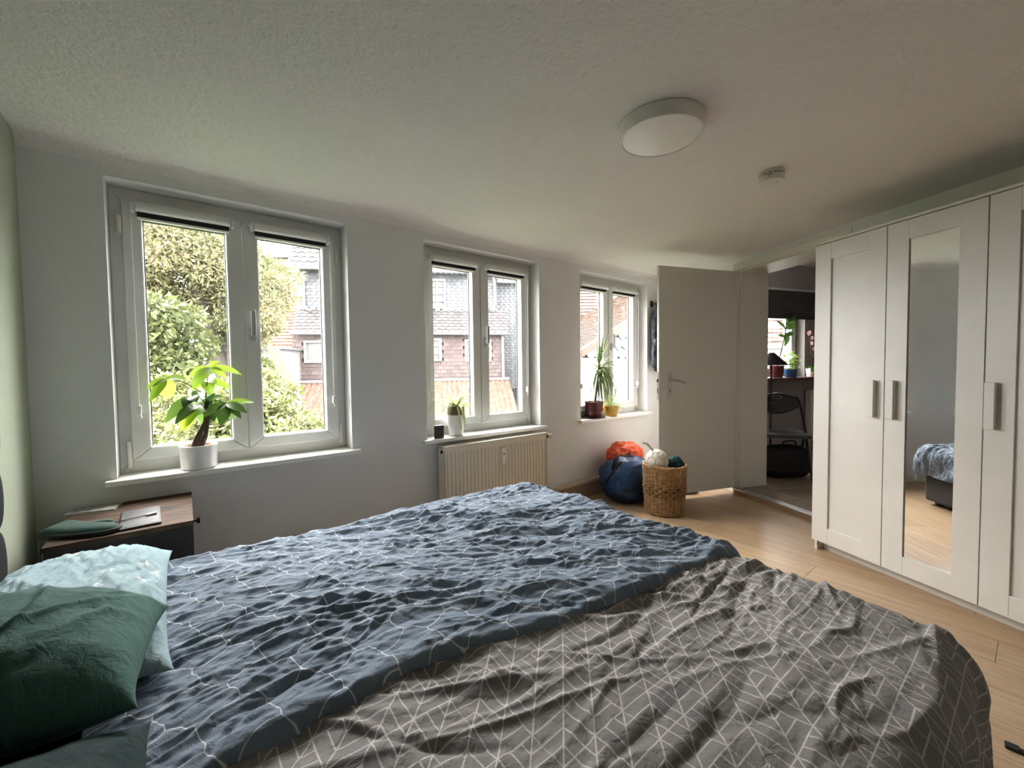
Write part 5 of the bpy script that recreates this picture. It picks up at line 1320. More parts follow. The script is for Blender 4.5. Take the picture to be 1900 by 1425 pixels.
def shingles(name, O, ex, ey, W_, H_, sw, sh, material, parent, seed=0, thick=0.014, stagger=0.5, inside=None, point=0.0, piece=None):
    """overlapping pieces laid in courses on the plane O + ex*u + ey*v, butts proud of the courses below"""
    rg = np.random.RandomState(seed); O = np.array(O, float); ex = unit(ex); ey = unit(ey); n = np.cross(ex, ey)
    V, F, C = [], [], []
    rows = int(math.ceil(H_ / sh)); cols = int(math.ceil(W_ / sw)) + 1
    single = {}
    if piece:                                       # whole pieces that show through the panes become objects of their own
        cand = []
        for r in range(rows):
            for c in range(cols):
                u0 = (c - (stagger * (r % 2))) * sw; v0 = r * sh - 0.01
                if u0 < 0 or u0 + sw * 0.965 > W_ or v0 + sh * 1.25 > H_: continue
                if inside is not None and not inside(u0 + sw * 0.4825, v0 + sh / 2): continue
                x, y = to_px(O + ex * (u0 + sw / 2) + ey * (v0 + sh / 2))
                if any(a < x < b_ and 395 < y < 832 for a, b_ in PANES): cand.append((r, c))
        single = set(cand[:300])
        base = []
        for k in range(8):
            t0 = thick * (1 + 0.05 * k); P0 = [(0, 0, t0), (sw * 0.965, 0, t0), (sw * 0.965, sh * 1.25, 0.002), (0, sh * 1.25, 0.002), (0, 0, 0), (sw * 0.965, 0, 0)]
            f0 = [(0, 1, 2, 3), (0, 4, 5, 1), (0, 3, 4), (1, 5, 2)]
            if point > 0:
                P0 = [(0, sh * point, t0), (sw * 0.4825, 0, t0), (sw * 0.965, sh * point, t0), (sw * 0.965, sh * 1.25, 0.002), (0, sh * 1.25, 0.002), (0, sh * point, 0), (sw * 0.965, sh * point, 0), (sw * 0.4825, 0, 0)]
                f0 = [(0, 1, 3, 4), (1, 2, 3), (0, 5, 7, 1), (1, 7, 6, 2)]
            me = bpy.data.meshes.new(piece); me.from_pydata(P0, [], f0); me.update(); me.materials.append(material)
            a = me.attributes.new('rnd', 'FLOAT', 'FACE'); a.data.foreach_set('value', np.full(4, (k * 3 % 8) / 7.0, np.float32)); base.append(me)
        for r, c in cand[:300]:
            u0 = (c - (stagger * (r % 2))) * sw; v0 = r * sh - 0.01 + (rg.rand() - 0.5) * sh * 0.08
            o = bpy.data.objects.new(piece, base[rg.randint(8)]); COL.objects.link(o); o.parent = parent
            p_ = O + ex * u0 + ey * v0 - np.array(parent.location)
            o.matrix_local = Matrix(((ex[0], ey[0], n[0], p_[0]), (ex[1], ey[1], n[1], p_[1]), (ex[2], ey[2], n[2], p_[2]), (0, 0, 0, 1)))
    for r in range(rows):
        for c in range(cols):
            if (r, c) in single: continue
            u0 = (c - (stagger * (r % 2))) * sw; u1 = u0 + sw * 0.965; v0 = r * sh - 0.01; v1 = v0 + sh * 1.25
            u0, u1 = max(0, u0), min(W_, u1); v1 = min(H_, v1)
            if u1 - u0 < sw * 0.12 or v1 - v0 < sh * 0.15: continue
            if inside is not None and not inside((u0 + u1) / 2, v0 + sh / 2): continue
            t0 = thick * (1 + 0.35 * rg.rand()); dv = (rg.rand() - 0.5) * sh * 0.08
            b = len(V)
            P = lambda u, v, d: O + ex * u + ey * v + n * d
            if point > 0:
                um = (u0 + u1) / 2
                V += [P(u0, v0 + dv + sh * point, t0), P(um, v0 + dv, t0), P(u1, v0 + dv + sh * point, t0), P(u1, v1, 0.002), P(u0, v1, 0.002), P(u0, v0 + dv + sh * point, 0), P(u1, v0 + dv + sh * point, 0), P(um, v0 + dv, 0)]
                F += [(b, b + 1, b + 3, b + 4), (b + 1, b + 2, b + 3, b + 3), (b, b + 5, b + 7, b + 1), (b + 1, b + 7, b + 6, b + 2)]
            else:
                V += [P(u0, v0 + dv, t0), P(u1, v0 + dv, t0), P(u1, v1, 0.002), P(u0, v1, 0.002), P(u0, v0 + dv, 0), P(u1, v0 + dv, 0)]
                F += [(b, b + 1, b + 2, b + 3), (b, b + 4, b + 5, b + 1), (b, b + 3, b + 4, b + 4), (b + 1, b + 5, b + 2, b + 2)]
            C += [rg.rand()] * 4
    mb = MB(); mb.v = [tuple(v) for v in V]; mb.f = [f if f[2] != f[3] else f[:3] for f in F]
    me = bpy.data.meshes.new(name); me.from_pydata(mb.v, [], mb.f)
    a = me.attributes.new('rnd', 'FLOAT', 'FACE'); a.data.foreach_set('value', np.array(C, np.float32)); me.update()
    me.materials.append(material)
    o = bpy.data.objects.new(name, me); COL.objects.link(o); o.parent = parent; o['kind'] = 'stuff'
    return o
def slab(mb, O, ex, ey, W_, H_, th):
    O = np.array(O, float); ex = unit(ex); ey = unit(ey); n = np.cross(ex, ey)
    mb.prism([O - n * th, O + ex * W_ - n * th, O + ex * W_ + ey * H_ - n * th, O + ey * H_ - n * th], n * (th - 0.003))

M_slate = rnd_mat('slate_grey', [(0.0, (0.0468, 0.0500, 0.0547)), (0.5, (0.0664, 0.0694, 0.0749)), (1.0, (0.0898, 0.0921, 0.0952))], 0.6)
M_slateroof = rnd_mat('roof_slate_weathered', [(0.0, (0.0386, 0.0343, 0.0343)), (0.6, (0.0600, 0.0540, 0.0531)), (1.0, (0.0814, 0.0728, 0.0668))], 0.7)
M_shing = rnd_mat('shingle_rosy_brown', [(0.0, (0.0621, 0.0460, 0.0439)), (0.5, (0.0792, 0.0589, 0.0556)), (1.0, (0.0985, 0.0749, 0.0707))], 0.8)
M_back = mat('dark_joint', (0.018, 0.017, 0.017), 0.9)
M_winwhite = mat('outside_window_white', (0.16, 0.16, 0.156), 0.5)
M_curtain = mat('net_curtain', (0.13, 0.13, 0.12), 0.9, var=0.5, vscale=14, stretch=(6, 6, 0.5))
M_zinc = mat('zinc', (0.11, 0.115, 0.12), 0.5)
M_darkpane = mat('dark_pane', (0.03, 0.032, 0.035), 0.2)

EF = np.array([math.cos(math.radians(-28.3)), math.sin(math.radians(-28.3)), 0]); TF = np.array([EF[1], -EF[0], 0])   # TF points to the camera
FP0 = at(750, 690, 18.0); FP0[2] = 0
def fac(px, py, d=0.0):
    p_ = at_plane(px, py, FP0 + TF * d, TF); return p_
def fu(px, py, d=0.0):
    p_ = fac(px, py, d) - FP0; return float(np.dot(p_, EF)), float(p_[2])
def FW(u, d, z): return FP0 + EF * u + TF * d + np.array([0, 0, z])

hs = thing('slate_house', tuple(FW(0, 0, GZ)), label='grey slate-hung house with a rosy brown shingled lower storey', cat='house')
hs_off = FW(0, 0, GZ)
class Off:
    """parts are written in world coordinates; this puts them under their thing"""
    def __init__(s, root): s.r = root; s.o = np.array(root.location)
    def put(s, o):
        o.parent = s.r; o.location = tuple(-s.o + np.array(o.location)); return o
def under(root, o):
    o.parent = root; o.location = (-root.location[0], -root.location[1], -root.location[2]); return o
uL, zE = fu(555, 500); uR, _ = fu(921, 508); _, zM = fu(700, 575)
m = MB(); a = FW(uL, -0.02, GZ); m.prism([FW(uL, -0.03, GZ), FW(uR, -0.03, GZ), FW(uR, -5, GZ), FW(uL, -5, GZ)], (0, 0, zE - GZ)); under(hs, m.build('wall', M_back))
under(hs, shingles('upper_slates', FW(uL, 0, zM - 0.1), EF, ZV, uR - uL, zE - zM + 0.15, 0.24, 0.135, M_slate, hs, 1, 0.02, 0.33, None, 0.35))
# top roof
uA, zA = fu(532, 494, 0.45)
rs = unit(-TF * 0.55 + ZV * 0.83)
mz = MB(); slab(mz, FW(uA, 0.45, zA), EF, rs, uR - uA + 0.3, 4.2, 0.12); under(hs, mz.build('roof', M_back))
under(hs, shingles('roof_slates', FW(uA, 0.46, zA), EF, rs, uR - uA + 0.3, 4.2, 0.30, 0.26, M_slateroof, hs, 2, 0.03, 0.4, None, 0.3, 'roof_slate'))
m = MB(); m.tube([FW(uA - 0.1, 0.52, zA - 0.05), FW(uR + 0.3, 0.52, zA - 0.05)], 0.075, 10); under(hs, m.build('gutter', M_zinc, smooth=True))
m = MB(); m.tube(smooth_path([FW(uA + 0.35, 0.5, zA - 0.1), FW(uA + 0.55, 0.25, zA - 0.42), FW(uL + 0.18, 0.09, zA - 0.6), FW(uL + 0.18, 0.09, zM + 0.4), FW(uL + 0.22, 0.12, zM + 0.05), FW(uL + 0.45, 0.3, zM - 0.08)], 5), 0.055, 8); under(hs, m.build('downpipe', mat('pipe_pale', (0.15, 0.155, 0.16), 0.5), smooth=True))
m = MB(); m.tube(smooth_path([FW(uR - 0.25, 0.45, zA - 0.12), FW(uR - 0.12, 0.12, zA - 0.4), FW(uR - 0.12, 0.12, zM + 0.3), FW(uR - 0.3, 0.2, zM + 0.05)], 5), 0.06, 8); under(hs, m.build('downpipe', MATS['pipe_pale'], smooth=True))
# pent roof between the storeys
uB, zB = fu(541, 617, 0.8); uC, _z = fu(944, 618, 0.8)
pd = unit((FW(0, 0.02, zM) - FW(0, 0.8, zB))); pl_ = float(np.linalg.norm(FW(0, 0.02, zM) - FW(0, 0.8, zB)))
mz = MB(); slab(mz, FW(uB, 0.8, zB), EF, pd, uC - uB, pl_, 0.1); under(hs, mz.build('pent_roof', M_back))
under(hs, shingles('pent_roof_slates', FW(uB, 0.805, zB), EF, pd, uC - uB, pl_ + 0.05, 0.28, 0.17, M_slateroof, hs, 3, 0.025, 0.4, None, 0.3, 'pent_slate'))
m = MB(); m.tube([FW(uB - 0.05, 0.86, zB - 0.04), FW(uC + 0.05, 0.86, zB - 0.04)], 0.06, 10); under(hs, m.build('gutter', M_zinc, smooth=True))
m = MB()
for k in range(int((uR - uL) / 0.3)): m.box(-0.10, 0.10, -0.02, 0.02, 0, 0.12, M=Matrix.Translation(FW(uL + 0.2 + 0.3 * k, 0.03, zM - 0.02)) @ Matrix.Rotation(math.radians(-28.3), 4, 'Z'))
under(hs, m.build('ledge_slates', M_zinc)); 
# lower storey
uD, zL0 = fu(545, 714, 0.55); uG, _ = fu(932, 711, 0.55)
m = MB(); m.prism([FW(uD, 0.52, GZ), FW(uG, 0.52, GZ), FW(uG, -0.1, GZ), FW(uD, -0.1, GZ)], (0, 0, zB + 0.05 - GZ)); under(hs, m.build('lower_wall', M_back))
wins = [(564, 632, 625, 673), (766, 628, 820, 670), (862, 630, 912, 671)]
wl_ = []
for a_, b_, c_, d__ in wins:
    x0, z1 = fu(a_, b_, 0.55); x1, z0 = fu(c_, d__, 0.55); wl_.append((x0, x1, z0, z1))
under(hs, shingles('lower_shingles', FW(uD, 0.55, zL0 - 0.6), EF, ZV, uG - uD, zB - zL0 + 0.62, 0.235, 0.165, M_shing, hs, 4, 0.018, 0.5,
         lambda u, v: not any(x0 - uD < u < x1 - uD and z0 - (zL0 - 0.6) < v < z1 - (zL0 - 0.6) for x0, x1, z0, z1 in wl_), 0.0, 'shingle'))
m = MB(); m.tube([FW(uG + 0.02, 0.62, zB - 0.1), FW(uG + 0.05, 0.65, zL0 - 0.3)], 0.06, 8); under(hs, m.build('downpipe', MATS['pipe_pale'], smooth=True))
def hwin(root, x0, x1, z0, z1, d, bars_v=1, bars_h=0, curtain=True, P=FW, ang=math.radians(-28.3), fr=0.09):
    Mx = Matrix.Translation(P(x0, d, z0)) @ Matrix.Rotation(ang, 4, 'Z')
    w_, h_ = x1 - x0, z1 - z0
    m = MB(); bars(m, 0, w_, 0, h_, fr, fr, fr, fr, -0.05, 0.06)
    for k in range(bars_v): xx = w_ * (k + 1) / (bars_v + 1); m.box(xx - 0.03, xx + 0.03, -0.04, 0.03, fr, h_ - fr)
    for k in range(bars_h): zz = h_ * (k + 1) / (bars_h + 1); m.box(fr, w_ - fr, -0.035, 0.03, zz - 0.02, zz + 0.02)
    m.v = [tuple(Mx @ Vector(v)) for v in m.v]
    w__ = under(root, m.build('window', M_winwhite))
    m = MB(); m.box(fr, w_ - fr, 0.045, 0.055, fr, h_ - fr, M=Mx); q = m.build('pane', M_darkpane, w__)
    if curtain:
        m = MB(); P_ = np.array([[tuple(Mx @ Vector((fr + (w_ * 0.82 - fr) * i / 40, 0.03 + 0.012 * math.sin(i * 1.1), zz))) for zz in (fr, h_ - fr)] for i in range(41)]); m.grid(P_); m.build('curtain', M_curtain, w__, smooth=True)
for k, (x0, x1, z0, z1) in enumerate(wl_): hwin(hs, x0, x1, z0, z1, 0.58, 1 if k else 0, 0 if k == 0 else 2)
x0, z1 = fu(776, 517, 0.05); x1, z0 = fu(828, 573, 0.05); hwin(hs, x0, x1, z0, z1, 0.06, 2, 3, True)
# right-hand wing a little behind
x0, z1 = fu(920, 524, -0.6); x1, z0 = fu(1010, 720, -0.6)
m = MB(); m.prism([FW(x0, -0.63, GZ), FW(x1, -0.63, GZ), FW(x1, -5, GZ), FW(x0, -5, GZ)], (0, 0, z1 - GZ)); under(hs, m.build('wing_wall', M_back))
under(hs, shingles('wing_slates', FW(x0, -0.6, z0), EF, ZV, x1 - x0, z1 - z0, 0.22, 0.125, M_slate, hs, 6, 0.02, 0.33, None, 0.45))
mz = MB(); slab(mz, FW(x0, -0.3, z1), EF, rs, x1 - x0 + 0.4, 2.6, 0.12); under(hs, mz.build('wing_roof', M_back))
under(hs, shingles('wing_roof_slates', FW(x0, -0.29, z1), EF, rs, x1 - x0 + 0.4, 2.6, 0.30, 0.24, M_slateroof, hs, 7, 0.03, 0.4, None, 0.3, 'wing_slate'))
m = MB(); m.tube([FW(x0, -0.24, z1 - 0.04), FW(x1, -0.24, z1 - 0.04)], 0.07, 8); under(hs, m.build('gutter', M_zinc, smooth=True))

# low outbuilding with a mossy corrugated roof in front of the house
M_corr = bpy.data.materials.new('corrugated_lichen'); M_corr.use_nodes = True; t = NT(M_corr); b = t.n['Principled BSDF']; vec = t.coord()
n1 = t.noise(vec, 9, 6, 0.7); n2 = t.noise(vec, 1.6, 3)
c1 = t.ramp(n1.outputs['Fac'], [(0.36, (0.045, 0.020, 0.014)), (0.52, (0.085, 0.042, 0.030)), (0.66, (0.15, 0.13, 0.115))])
t.put(b.inputs['Base Color'], t.mix(t.m('MULTIPLY', n2.outputs['Fac'], 0.5), c1, (0.10, 0.052, 0.022))); b.inputs['Roughness'].default_value = 0.9
ob = thing('outbuilding', tuple(FW(0, 2.0, GZ)), label='low outbuilding with a rust-red corrugated roof below the slate house', cat='outbuilding')
uH, zH = fu(548, 713, 1.0); uI, _ = fu(945, 711, 1.0)
sl = unit(TF * 0.86 - ZV * 0.5); ncor = int((uI - uH) / 0.20); SLN = 4.6
P = []
for i in range(ncor * 6 + 1):
    u = uH + (uI - uH) * i / (ncor * 6); h = 0.045 * abs(math.sin(math.pi * i / 6)) ** 0.8
    P.append([FW(u, 1.0, zH) + sl * (SLN * j / 14) + np.array([0, 0, 1]) * (h + 0.012 * (j % 2)) for j in range(15)])
m = MB(); m.grid(np.array(P)); under(ob, m.build('roof', M_corr, smooth=True, angle=60))
m = MB(); m.tube([FW(uH, 1.0, zH + 0.07), FW(uI, 1.0, zH + 0.07)], 0.07, 8); under(ob, m.build('ridge_cap', mat('ridge_pale', (0.15, 0.14, 0.13), 0.8), smooth=True))
e_ = FW(0, 1.0, zH) + sl * SLN
m = MB(); m.prism([FW(uH + 0.1, 0.95, GZ), FW(uI - 0.1, 0.95, GZ), FW(uI - 0.1, 4.4, GZ), FW(uH + 0.1, 4.4, GZ)], (0, 0, zH - 2.0 - GZ)); under(ob, m.build('wall', M_outwall))

# yellow brick church far behind
ch_ = thing('brick_church', tuple(at(515, 700, 42)), label='yellow brick church with arched windows behind the trees', cat='church'); ch_.location[2] = GZ
M_brick = mat('yellow_brick', (0.135, 0.112, 0.085), 0.9, var=0.35, vscale=3, bump=0.01, bscale=6)
c0 = at(440, 600, 42); c1 = at(600, 600, 42); ec = unit((c1 - c0) * np.array([1, 1, 0])); tc2 = np.array([ec[1], -ec[0], 0])
ztop = at(515, 481, 42)[2]; zmid = at(515, 598, 42)[2]
def CW(u, d, z): q = c0 + ec * u + tc2 * d; q[2] = z; return q
L_ = float(np.linalg.norm(c1 - c0))
m = MB(); m.prism([CW(0, 0, GZ), CW(L_, 0, GZ), CW(L_, -6, GZ), CW(0, -6, GZ)], (0, 0, ztop - GZ)); under(ch_, m.build('wall', M_brick))
m = MB(); m.prism([CW(-0.3, 0.5, ztop), CW(L_ + 0.3, 0.5, ztop), CW(L_ + 0.3, 0, ztop + 0.25), CW(-0.3, 0, ztop + 0.25)], tuple(tc2 * -6)); under(ch_, m.build('roof', M_slateroof))
m = MB(); m.prism([CW(-0.2, 0.25, zmid - 0.3), CW(L_, 0.25, zmid - 0.3), CW(L_, 0.25, zmid), CW(-0.2, 0.25, zmid)], tuple(tc2 * -0.3)); under(ch_, m.build('string_course', mat('brick_red', (0.12, 0.055, 0.04), 0.9)))
for pxw, pyt, pyb, wd in ((516, 537, 553, 1.1), (551, 524, 553, 1.5)):
    b0 = at(pxw, pyb, 42); t0 = at(pxw, pyt, 42); u = float(np.dot(b0 - c0, ec)); h = t0[2] - b0[2]
    arc_ = [(u - wd / 2, b0[2]), (u + wd / 2, b0[2])] + [(u + wd / 2 * math.cos(a), b0[2] + h * 0.55 + h * 0.45 * math.sin(a)) for a in np.linspace(0, math.pi, 12)]
    m = MB(); m.prism([CW(x, 0.06, z) for x, z in arc_], tuple(tc2 * -0.1)); w__ = under(ch_, m.build('arched_window', MATS['brick_red']))
    m = MB(); m.prism([CW(u + (x - u) * 0.72, 0.09, b0[2] + (z - b0[2]) * 0.85 + 0.1) for x, z in arc_], tuple(tc2 * -0.05)); m.build('pane', M_winwhite, w__)

# red-tiled cottage between tree and slate house
M_redtile = rnd_mat('clay_tile_red', [(0.0, (0.0680, 0.0224, 0.0128)), (0.5, (0.0960, 0.0336, 0.0176)), (1.0, (0.1200, 0.0520, 0.0288))], 0.85)
M_orange = rnd_mat('clay_tile_orange', [(0.0, (0.0526, 0.0267, 0.0168)), (0.5, (0.0688, 0.0393, 0.0252)), (1.0, (0.0807, 0.0526, 0.0351))], 0.85)
M_pinktile = rnd_mat('clay_tile_pink', [(0.0, (0.0590, 0.0292, 0.0222)), (0.5, (0.0728, 0.0388, 0.0298)), (1.0, (0.0832, 0.0500, 0.0402))], 0.85)
ct = thing('red_roofed_cottage', tuple(at(530, 690, 24)), label='cottage with a bright red tiled roof left of the slate house', cat='house'); ct.location[2] = GZ
k0 = at(500, 653, 24); ek = EF; rk = unit(-TF * 0.7 + ZV * 0.75)
mz = MB(); slab(mz, k0, ek, rk, 2.4, 4.0, 0.1); under(ct, mz.build('roof', M_back)); under(ct, shingles('roof_tiles', k0 + TF * 0.01, ek, rk, 2.4, 4.0, 0.22, 0.28, M_redtile, ct, 12, 0.04, 0.0, None, 0.0, 'roof_tile'))
m = MB(); m.prism([k0 - TF * 0.4 - ZV * 0.05, k0 + ek * 2.4 - TF * 0.4 - ZV * 0.05, k0 + ek * 2.4 - TF * 3 - ZV * 0.05, k0 - TF * 3 - ZV * 0.05], (0, 0, GZ - k0[2])); under(ct, m.build('wall', M_outwall))

# white boarded house behind the tree
wh = thing('boarded_house', tuple(at(470, 690, 15)), label='white weatherboarded house wall behind the potted tree', cat='house'); wh.location[2] = GZ
b0 = at(350, 705, 15); b1 = at(512, 705, 15); ew = unit((b1 - b0) * np.array([1, 1, 0])); tw = np.array([ew[1], -ew[0], 0]); zt_ = at(450, 648, 15)[2]; Lw = float(np.linalg.norm(b1 - b0))
M_boards = mat('white_boards', (0.17, 0.17, 0.17), 0.6)
def WW(u, d, z): q = b0 + ew * u + tw * d; q[2] = z; return q
m = MB(); m.prism([WW(0, -0.05, GZ), WW(Lw, -0.05, GZ), WW(Lw, -3, GZ), WW(0, -3, GZ)], (0, 0, zt_ - GZ)); under(wh, m.build('wall', M_boards))
z = GZ + 1.2
while z < zt_:
    m = MB(); m.prism([WW(0, 0.03, z), WW(0, 0.0, z + 0.19), WW(0, -0.05, z + 0.19), WW(0, -0.05, z)], tuple(ew * Lw)); under(wh, m.build('board', M_boards)); z += 0.19
m = MB(); m.prism([WW(-0.2, 0.3, zt_), WW(Lw + 0.1, 0.3, zt_), WW(Lw + 0.1, 0.3, zt_ + 0.08), WW(-0.2, 0.3, zt_ + 0.08)], tuple(tw * -3.5)); under(wh, m.build('roof', M_zinc))

# old wooden lean-to: steep mossy boards
ws_ = thing('wooden_lean_to', tuple(at(520, 720, 13.5)), label='weathered mossy board lean-to beside the slate house', cat='shed'); ws_.location[2] = GZ
M_moss = mat('mossy_boards', (0.075, 0.064, 0.040), 0.9, var=0.35, vscale=9, stretch=(1, 1, 0.3))
top0 = at(497, 645, 13.5); top1 = at(515, 640, 14.3); bot0 = at(528, 748, 12.6); bot1 = at(549, 716, 13.6)
for k in range(6):
    a0 = top0 + (top1 - top0) * k / 6; a1 = top0 + (top1 - top0) * (k + 0.93) / 6; c0_ = bot0 + (bot1 - bot0) * k / 6; c1_ = bot0 + (bot1 - bot0) * (k + 0.93) / 6
    m = MB(); m.prism([c0_, c1_, a1, a0], (0.03, 0.06, -0.04)); under(ws_, m.build('board', M_moss))
m = MB(); m.tube([at(466, 660, 13.2), at(482, 700, 13.0), at(500, 752, 12.6), at(505, 800, 12.6)], 0.10, 8); under(ws_, m.build('post', M_moss, smooth=True))
m = MB(); q0, q1 = at(505, 700, 13.6), at(548, 715, 13.9); m.prism([q0, q1, (q1[0], q1[1], GZ), (q0[0], q0[1], GZ)], (0.3, 0.6, 0)); under(ws_, m.build('wall', M_outwall))

# ---- beyond the far window: gabled house with an old tiled roof, and its white annex
GY = 7.6
va = at_y(1060, 663, GY); vb = at_y(1172, 594, GY)
th_ = thing('tiled_gable_house', (va[0], GY, GZ), label='old house with a mossy orange tiled roof and slate-hung gable', cat='house')
sv = unit(vb - va); pk = at_plane(1153, 548, va, unit(np.cross(sv, (0, 1, 0))))
Lr_ = float(pk[1] - GY); Ls = float(np.linalg.norm(np.array([pk[0] - va[0], 0, pk[2] - va[2]])))
v00 = va - sv * 0.05
nrm = unit(np.cross(sv, np.array([0, 1.0, 0])))
if nrm[2] < 0: nrm = -nrm
Ltot = Ls + 0.05
far0 = v00 + np.array([0, Lr_, 0]); sfar = max(0.0, (float(at_y(1022, 640, GY + Lr_)[0]) - far0[0]) / sv[0])   # the eave is cut back at the far end
mz = MB(); mz.prism([v00 - nrm * 0.01, v00 + sv * Ltot - nrm * 0.01, far0 + sv * Ltot - nrm * 0.01, far0 + sv * sfar - nrm * 0.01], tuple(-nrm * 0.14)); under(th_, mz.build('roof', M_back))
# tile courses run along y, laid up the slope sv
def tiles_y(name, O, up_, along, W_, H_, sw, sh, material, root, seed):
    return under(root, shingles(name, O, along, up_, W_, H_, sw, sh, material, root, seed, 0.035, 0.5, lambda u, v: v > sfar * (1 - u / Lr_) + 0.05, 0.0, 'roof_tile'))
tiles_y('roof_tiles', v00 + np.array([0, Lr_, 0]), sv, np.array([0, -1.0, 0]), Lr_, Ltot, 0.17, 0.15, M_orange, th_, 21)
m = MB(); m.prism([v00 + nrm * 0.06 + np.array([0, -0.06, 0]), v00 + sv * (Ltot + 0.8) + nrm * 0.06 + np.array([0, -0.06, 0]), v00 + sv * (Ltot + 0.8) - nrm * 0.14 + np.array([0, -0.06, 0]), v00 - nrm * 0.14 + np.array([0, -0.06, 0])], (0, 0.16, 0)); under(th_, m.build('verge_board', mat('verge_terracotta', (0.085, 0.036, 0.024), 0.8)))
gz0 = at_y(1120, 669, GY)[2]
xa, xb = v00[0] + 0.1, vb[0] + 1.5
zv = lambda x: va[2] + (x - va[0]) * sv[2] / sv[0]
m = MB(); m.prism([(xa, GY, GZ), (xb, GY, GZ), (xb, GY, zv(xb) - 0.1), (xa, GY, zv(xa) - 0.1)], (0, 0.35, 0)); under(th_, m.build('wall', M_back))
under(th_, shingles('gable_slates', (xa, GY - 0.02, gz0 - 0.3), (1, 0, 0), (0, 0, 1), xb - xa, 3.2, 0.34, 0.30, M_slate, th_, 22, 0.025, 0.5, lambda u, v: gz0 - 0.3 + v + 0.1 < zv(xa + u) - 0.12, 0.4, 'slate'))
# right slope, falling away
m = MB(); rp_ = v00 + sv * Ltot; m.prism([rp_, rp_ + np.array([1.4, 0, -1.5]), rp_ + np.array([1.4, Lr_, -1.5]), rp_ + np.array([0, Lr_, 0])], (0, 0, -0.1)); under(th_, m.build('roof_far_slope', M_zinc))
xl_ = 0
an = thing('white_annex', ((xa + xb) / 2, GY - 1.2, GZ), label='white rendered annex below the tiled roof', cat='house')
xl_ = float(at_y(1050, 700, GY - 1.2)[0])
m = MB(); m.box(xl_ - (xa + xb) / 2, xb + 2 - (xa + xb) / 2, 0, 1.15, 0, at_y(1120, 670, GY - 1.2)[2] - GZ); m.build('wall', mat('white_render', (0.145, 0.14, 0.128), 0.9, var=0.1, vscale=2), an)
zt2 = at_y(1120, 670, GY - 1.2)[2] - GZ
m = MB(); m.box(xl_ - 0.05 - (xa + xb) / 2, xb + 2.1 - (xa + xb) / 2, -0.12, 1.15, zt2, zt2 + 0.06); m.build('flat_roof', M_zinc, an)
for k, x in enumerate((1085, 1105)):
    p0 = at_y(x, 742, GY - 1.2); p1 = at_y(x + 14, 718, GY - 1.2); m = MB(); bars(m, p0[0] - (xa + xb) / 2, p1[0] - (xa + xb) / 2, p0[2] - GZ, p1[2] - GZ, 0.04, 0.04, 0.04, 0.04, -0.03, 0.0); m.build('window', M_winwhite, an)
# pink roofed house behind
pk_ = thing('pink_roofed_house', (float(at(1095, 600, 16)[0]), float(at(1095, 600, 16)[1]), GZ), label='large house with a pink clay tiled roof behind the mossy roof', cat='house')
e0 = at(1040, 625, 16); e1 = at(1126, 625, 16); ep = unit((e1 - e0) * np.array([1, 1, 0])); tp = np.array([ep[1], -ep[0], 0]); rp2 = unit(-tp * 0.72 + ZV * 0.70)
Lp = float(np.linalg.norm(e1 - e0))
mz = MB(); slab(mz, e0, ep, rp2, Lp, 5.5, 0.12); under(pk_, mz.build('roof', M_back)); under(pk_, shingles('roof_tiles', e0, ep, rp2, Lp, 5.5, 0.20, 0.22, M_pinktile, pk_, 23, 0.04, 0.5))
m = MB(); m.prism([e0 - tp * 0.3, e1 - tp * 0.3, e1 - tp * 3.5, e0 - tp * 3.5], (0, 0, GZ - e0[2])); under(pk_, m.build('wall', M_outwall))
# white gable beyond the peak
wg = thing('white_gable_house', (float(at(1140, 600, 20)[0]), float(at(1140, 600, 20)[1]), GZ), label='white house end seen past the peak of the mossy roof', cat='house')
g0, g1 = at(1118, 575, 20), at(1150, 575, 20); eg = unit((g1 - g0) * np.array([1, 1, 0])); tg = np.array([eg[1], -eg[0], 0])
m = MB(); m.prism([(g0[0], g0[1], GZ), (g1[0], g1[1], GZ), at(1150, 548, 20), at(1128, 536, 20), at(1118, 560, 20)], tuple(-tg * 3)); under(wg, m.build('wall', MATS['white_render']))
m = MB(); m.prism([at(1114, 570, 19.8), at(1131, 528, 19.8), at(1134, 528, 19.8), at(1118, 572, 19.8)], tuple(-tg * 3)); under(wg, m.build('verge', MATS['verge_terracotta']))
# house seen through the window of the next room
nb_ = thing('neighbour_house', (float(at(1455, 690, 11)[0]), float(at(1455, 690, 11)[1]), GZ), label='white house with a patchy red tiled roof seen beyond the next room', cat='house')
n0, n1 = at(1360, 644, 11), at(1540, 650, 11); en_ = unit((n1 - n0) * np.array([1, 1, 0])); tn2 = np.array([en_[1], -en_[0], 0]); rn = unit(-tn2 * 0.75 + ZV * 0.66); Ln = float(np.linalg.norm(n1 - n0))
mz = MB(); slab(mz, n0, en_, rn, Ln, 3.0, 0.1); under(nb_, mz.build('roof', M_back))
M_patch = rnd_mat('clay_tile_patchy', [(0.0, (0.04, 0.022, 0.016)), (0.45, (0.075, 0.042, 0.030)), (0.6, (0.14, 0.115, 0.10)), (1.0, (0.17, 0.15, 0.14))], 0.85)
under(nb_, shingles('roof_tiles', n0, en_, rn, Ln, 3.0, 0.20, 0.19, M_patch, nb_, 24, 0.04, 0.5, None, 0.0, 'roof_tile'))
m = MB(); m.prism([n0 - tn2 * 0.3, n0 + en_ * Ln - tn2 * 0.3, n0 + en_ * Ln - tn2 * 3, n0 - tn2 * 3], (0, 0, GZ - n0[2])); under(nb_, m.build('wall', MATS['white_render']))
m = MB(); m.tube([n0 + tn2 * 0.06, n0 + en_ * Ln + tn2 * 0.06], 0.06, 8); under(nb_, m.build('gutter', M_zinc, smooth=True))

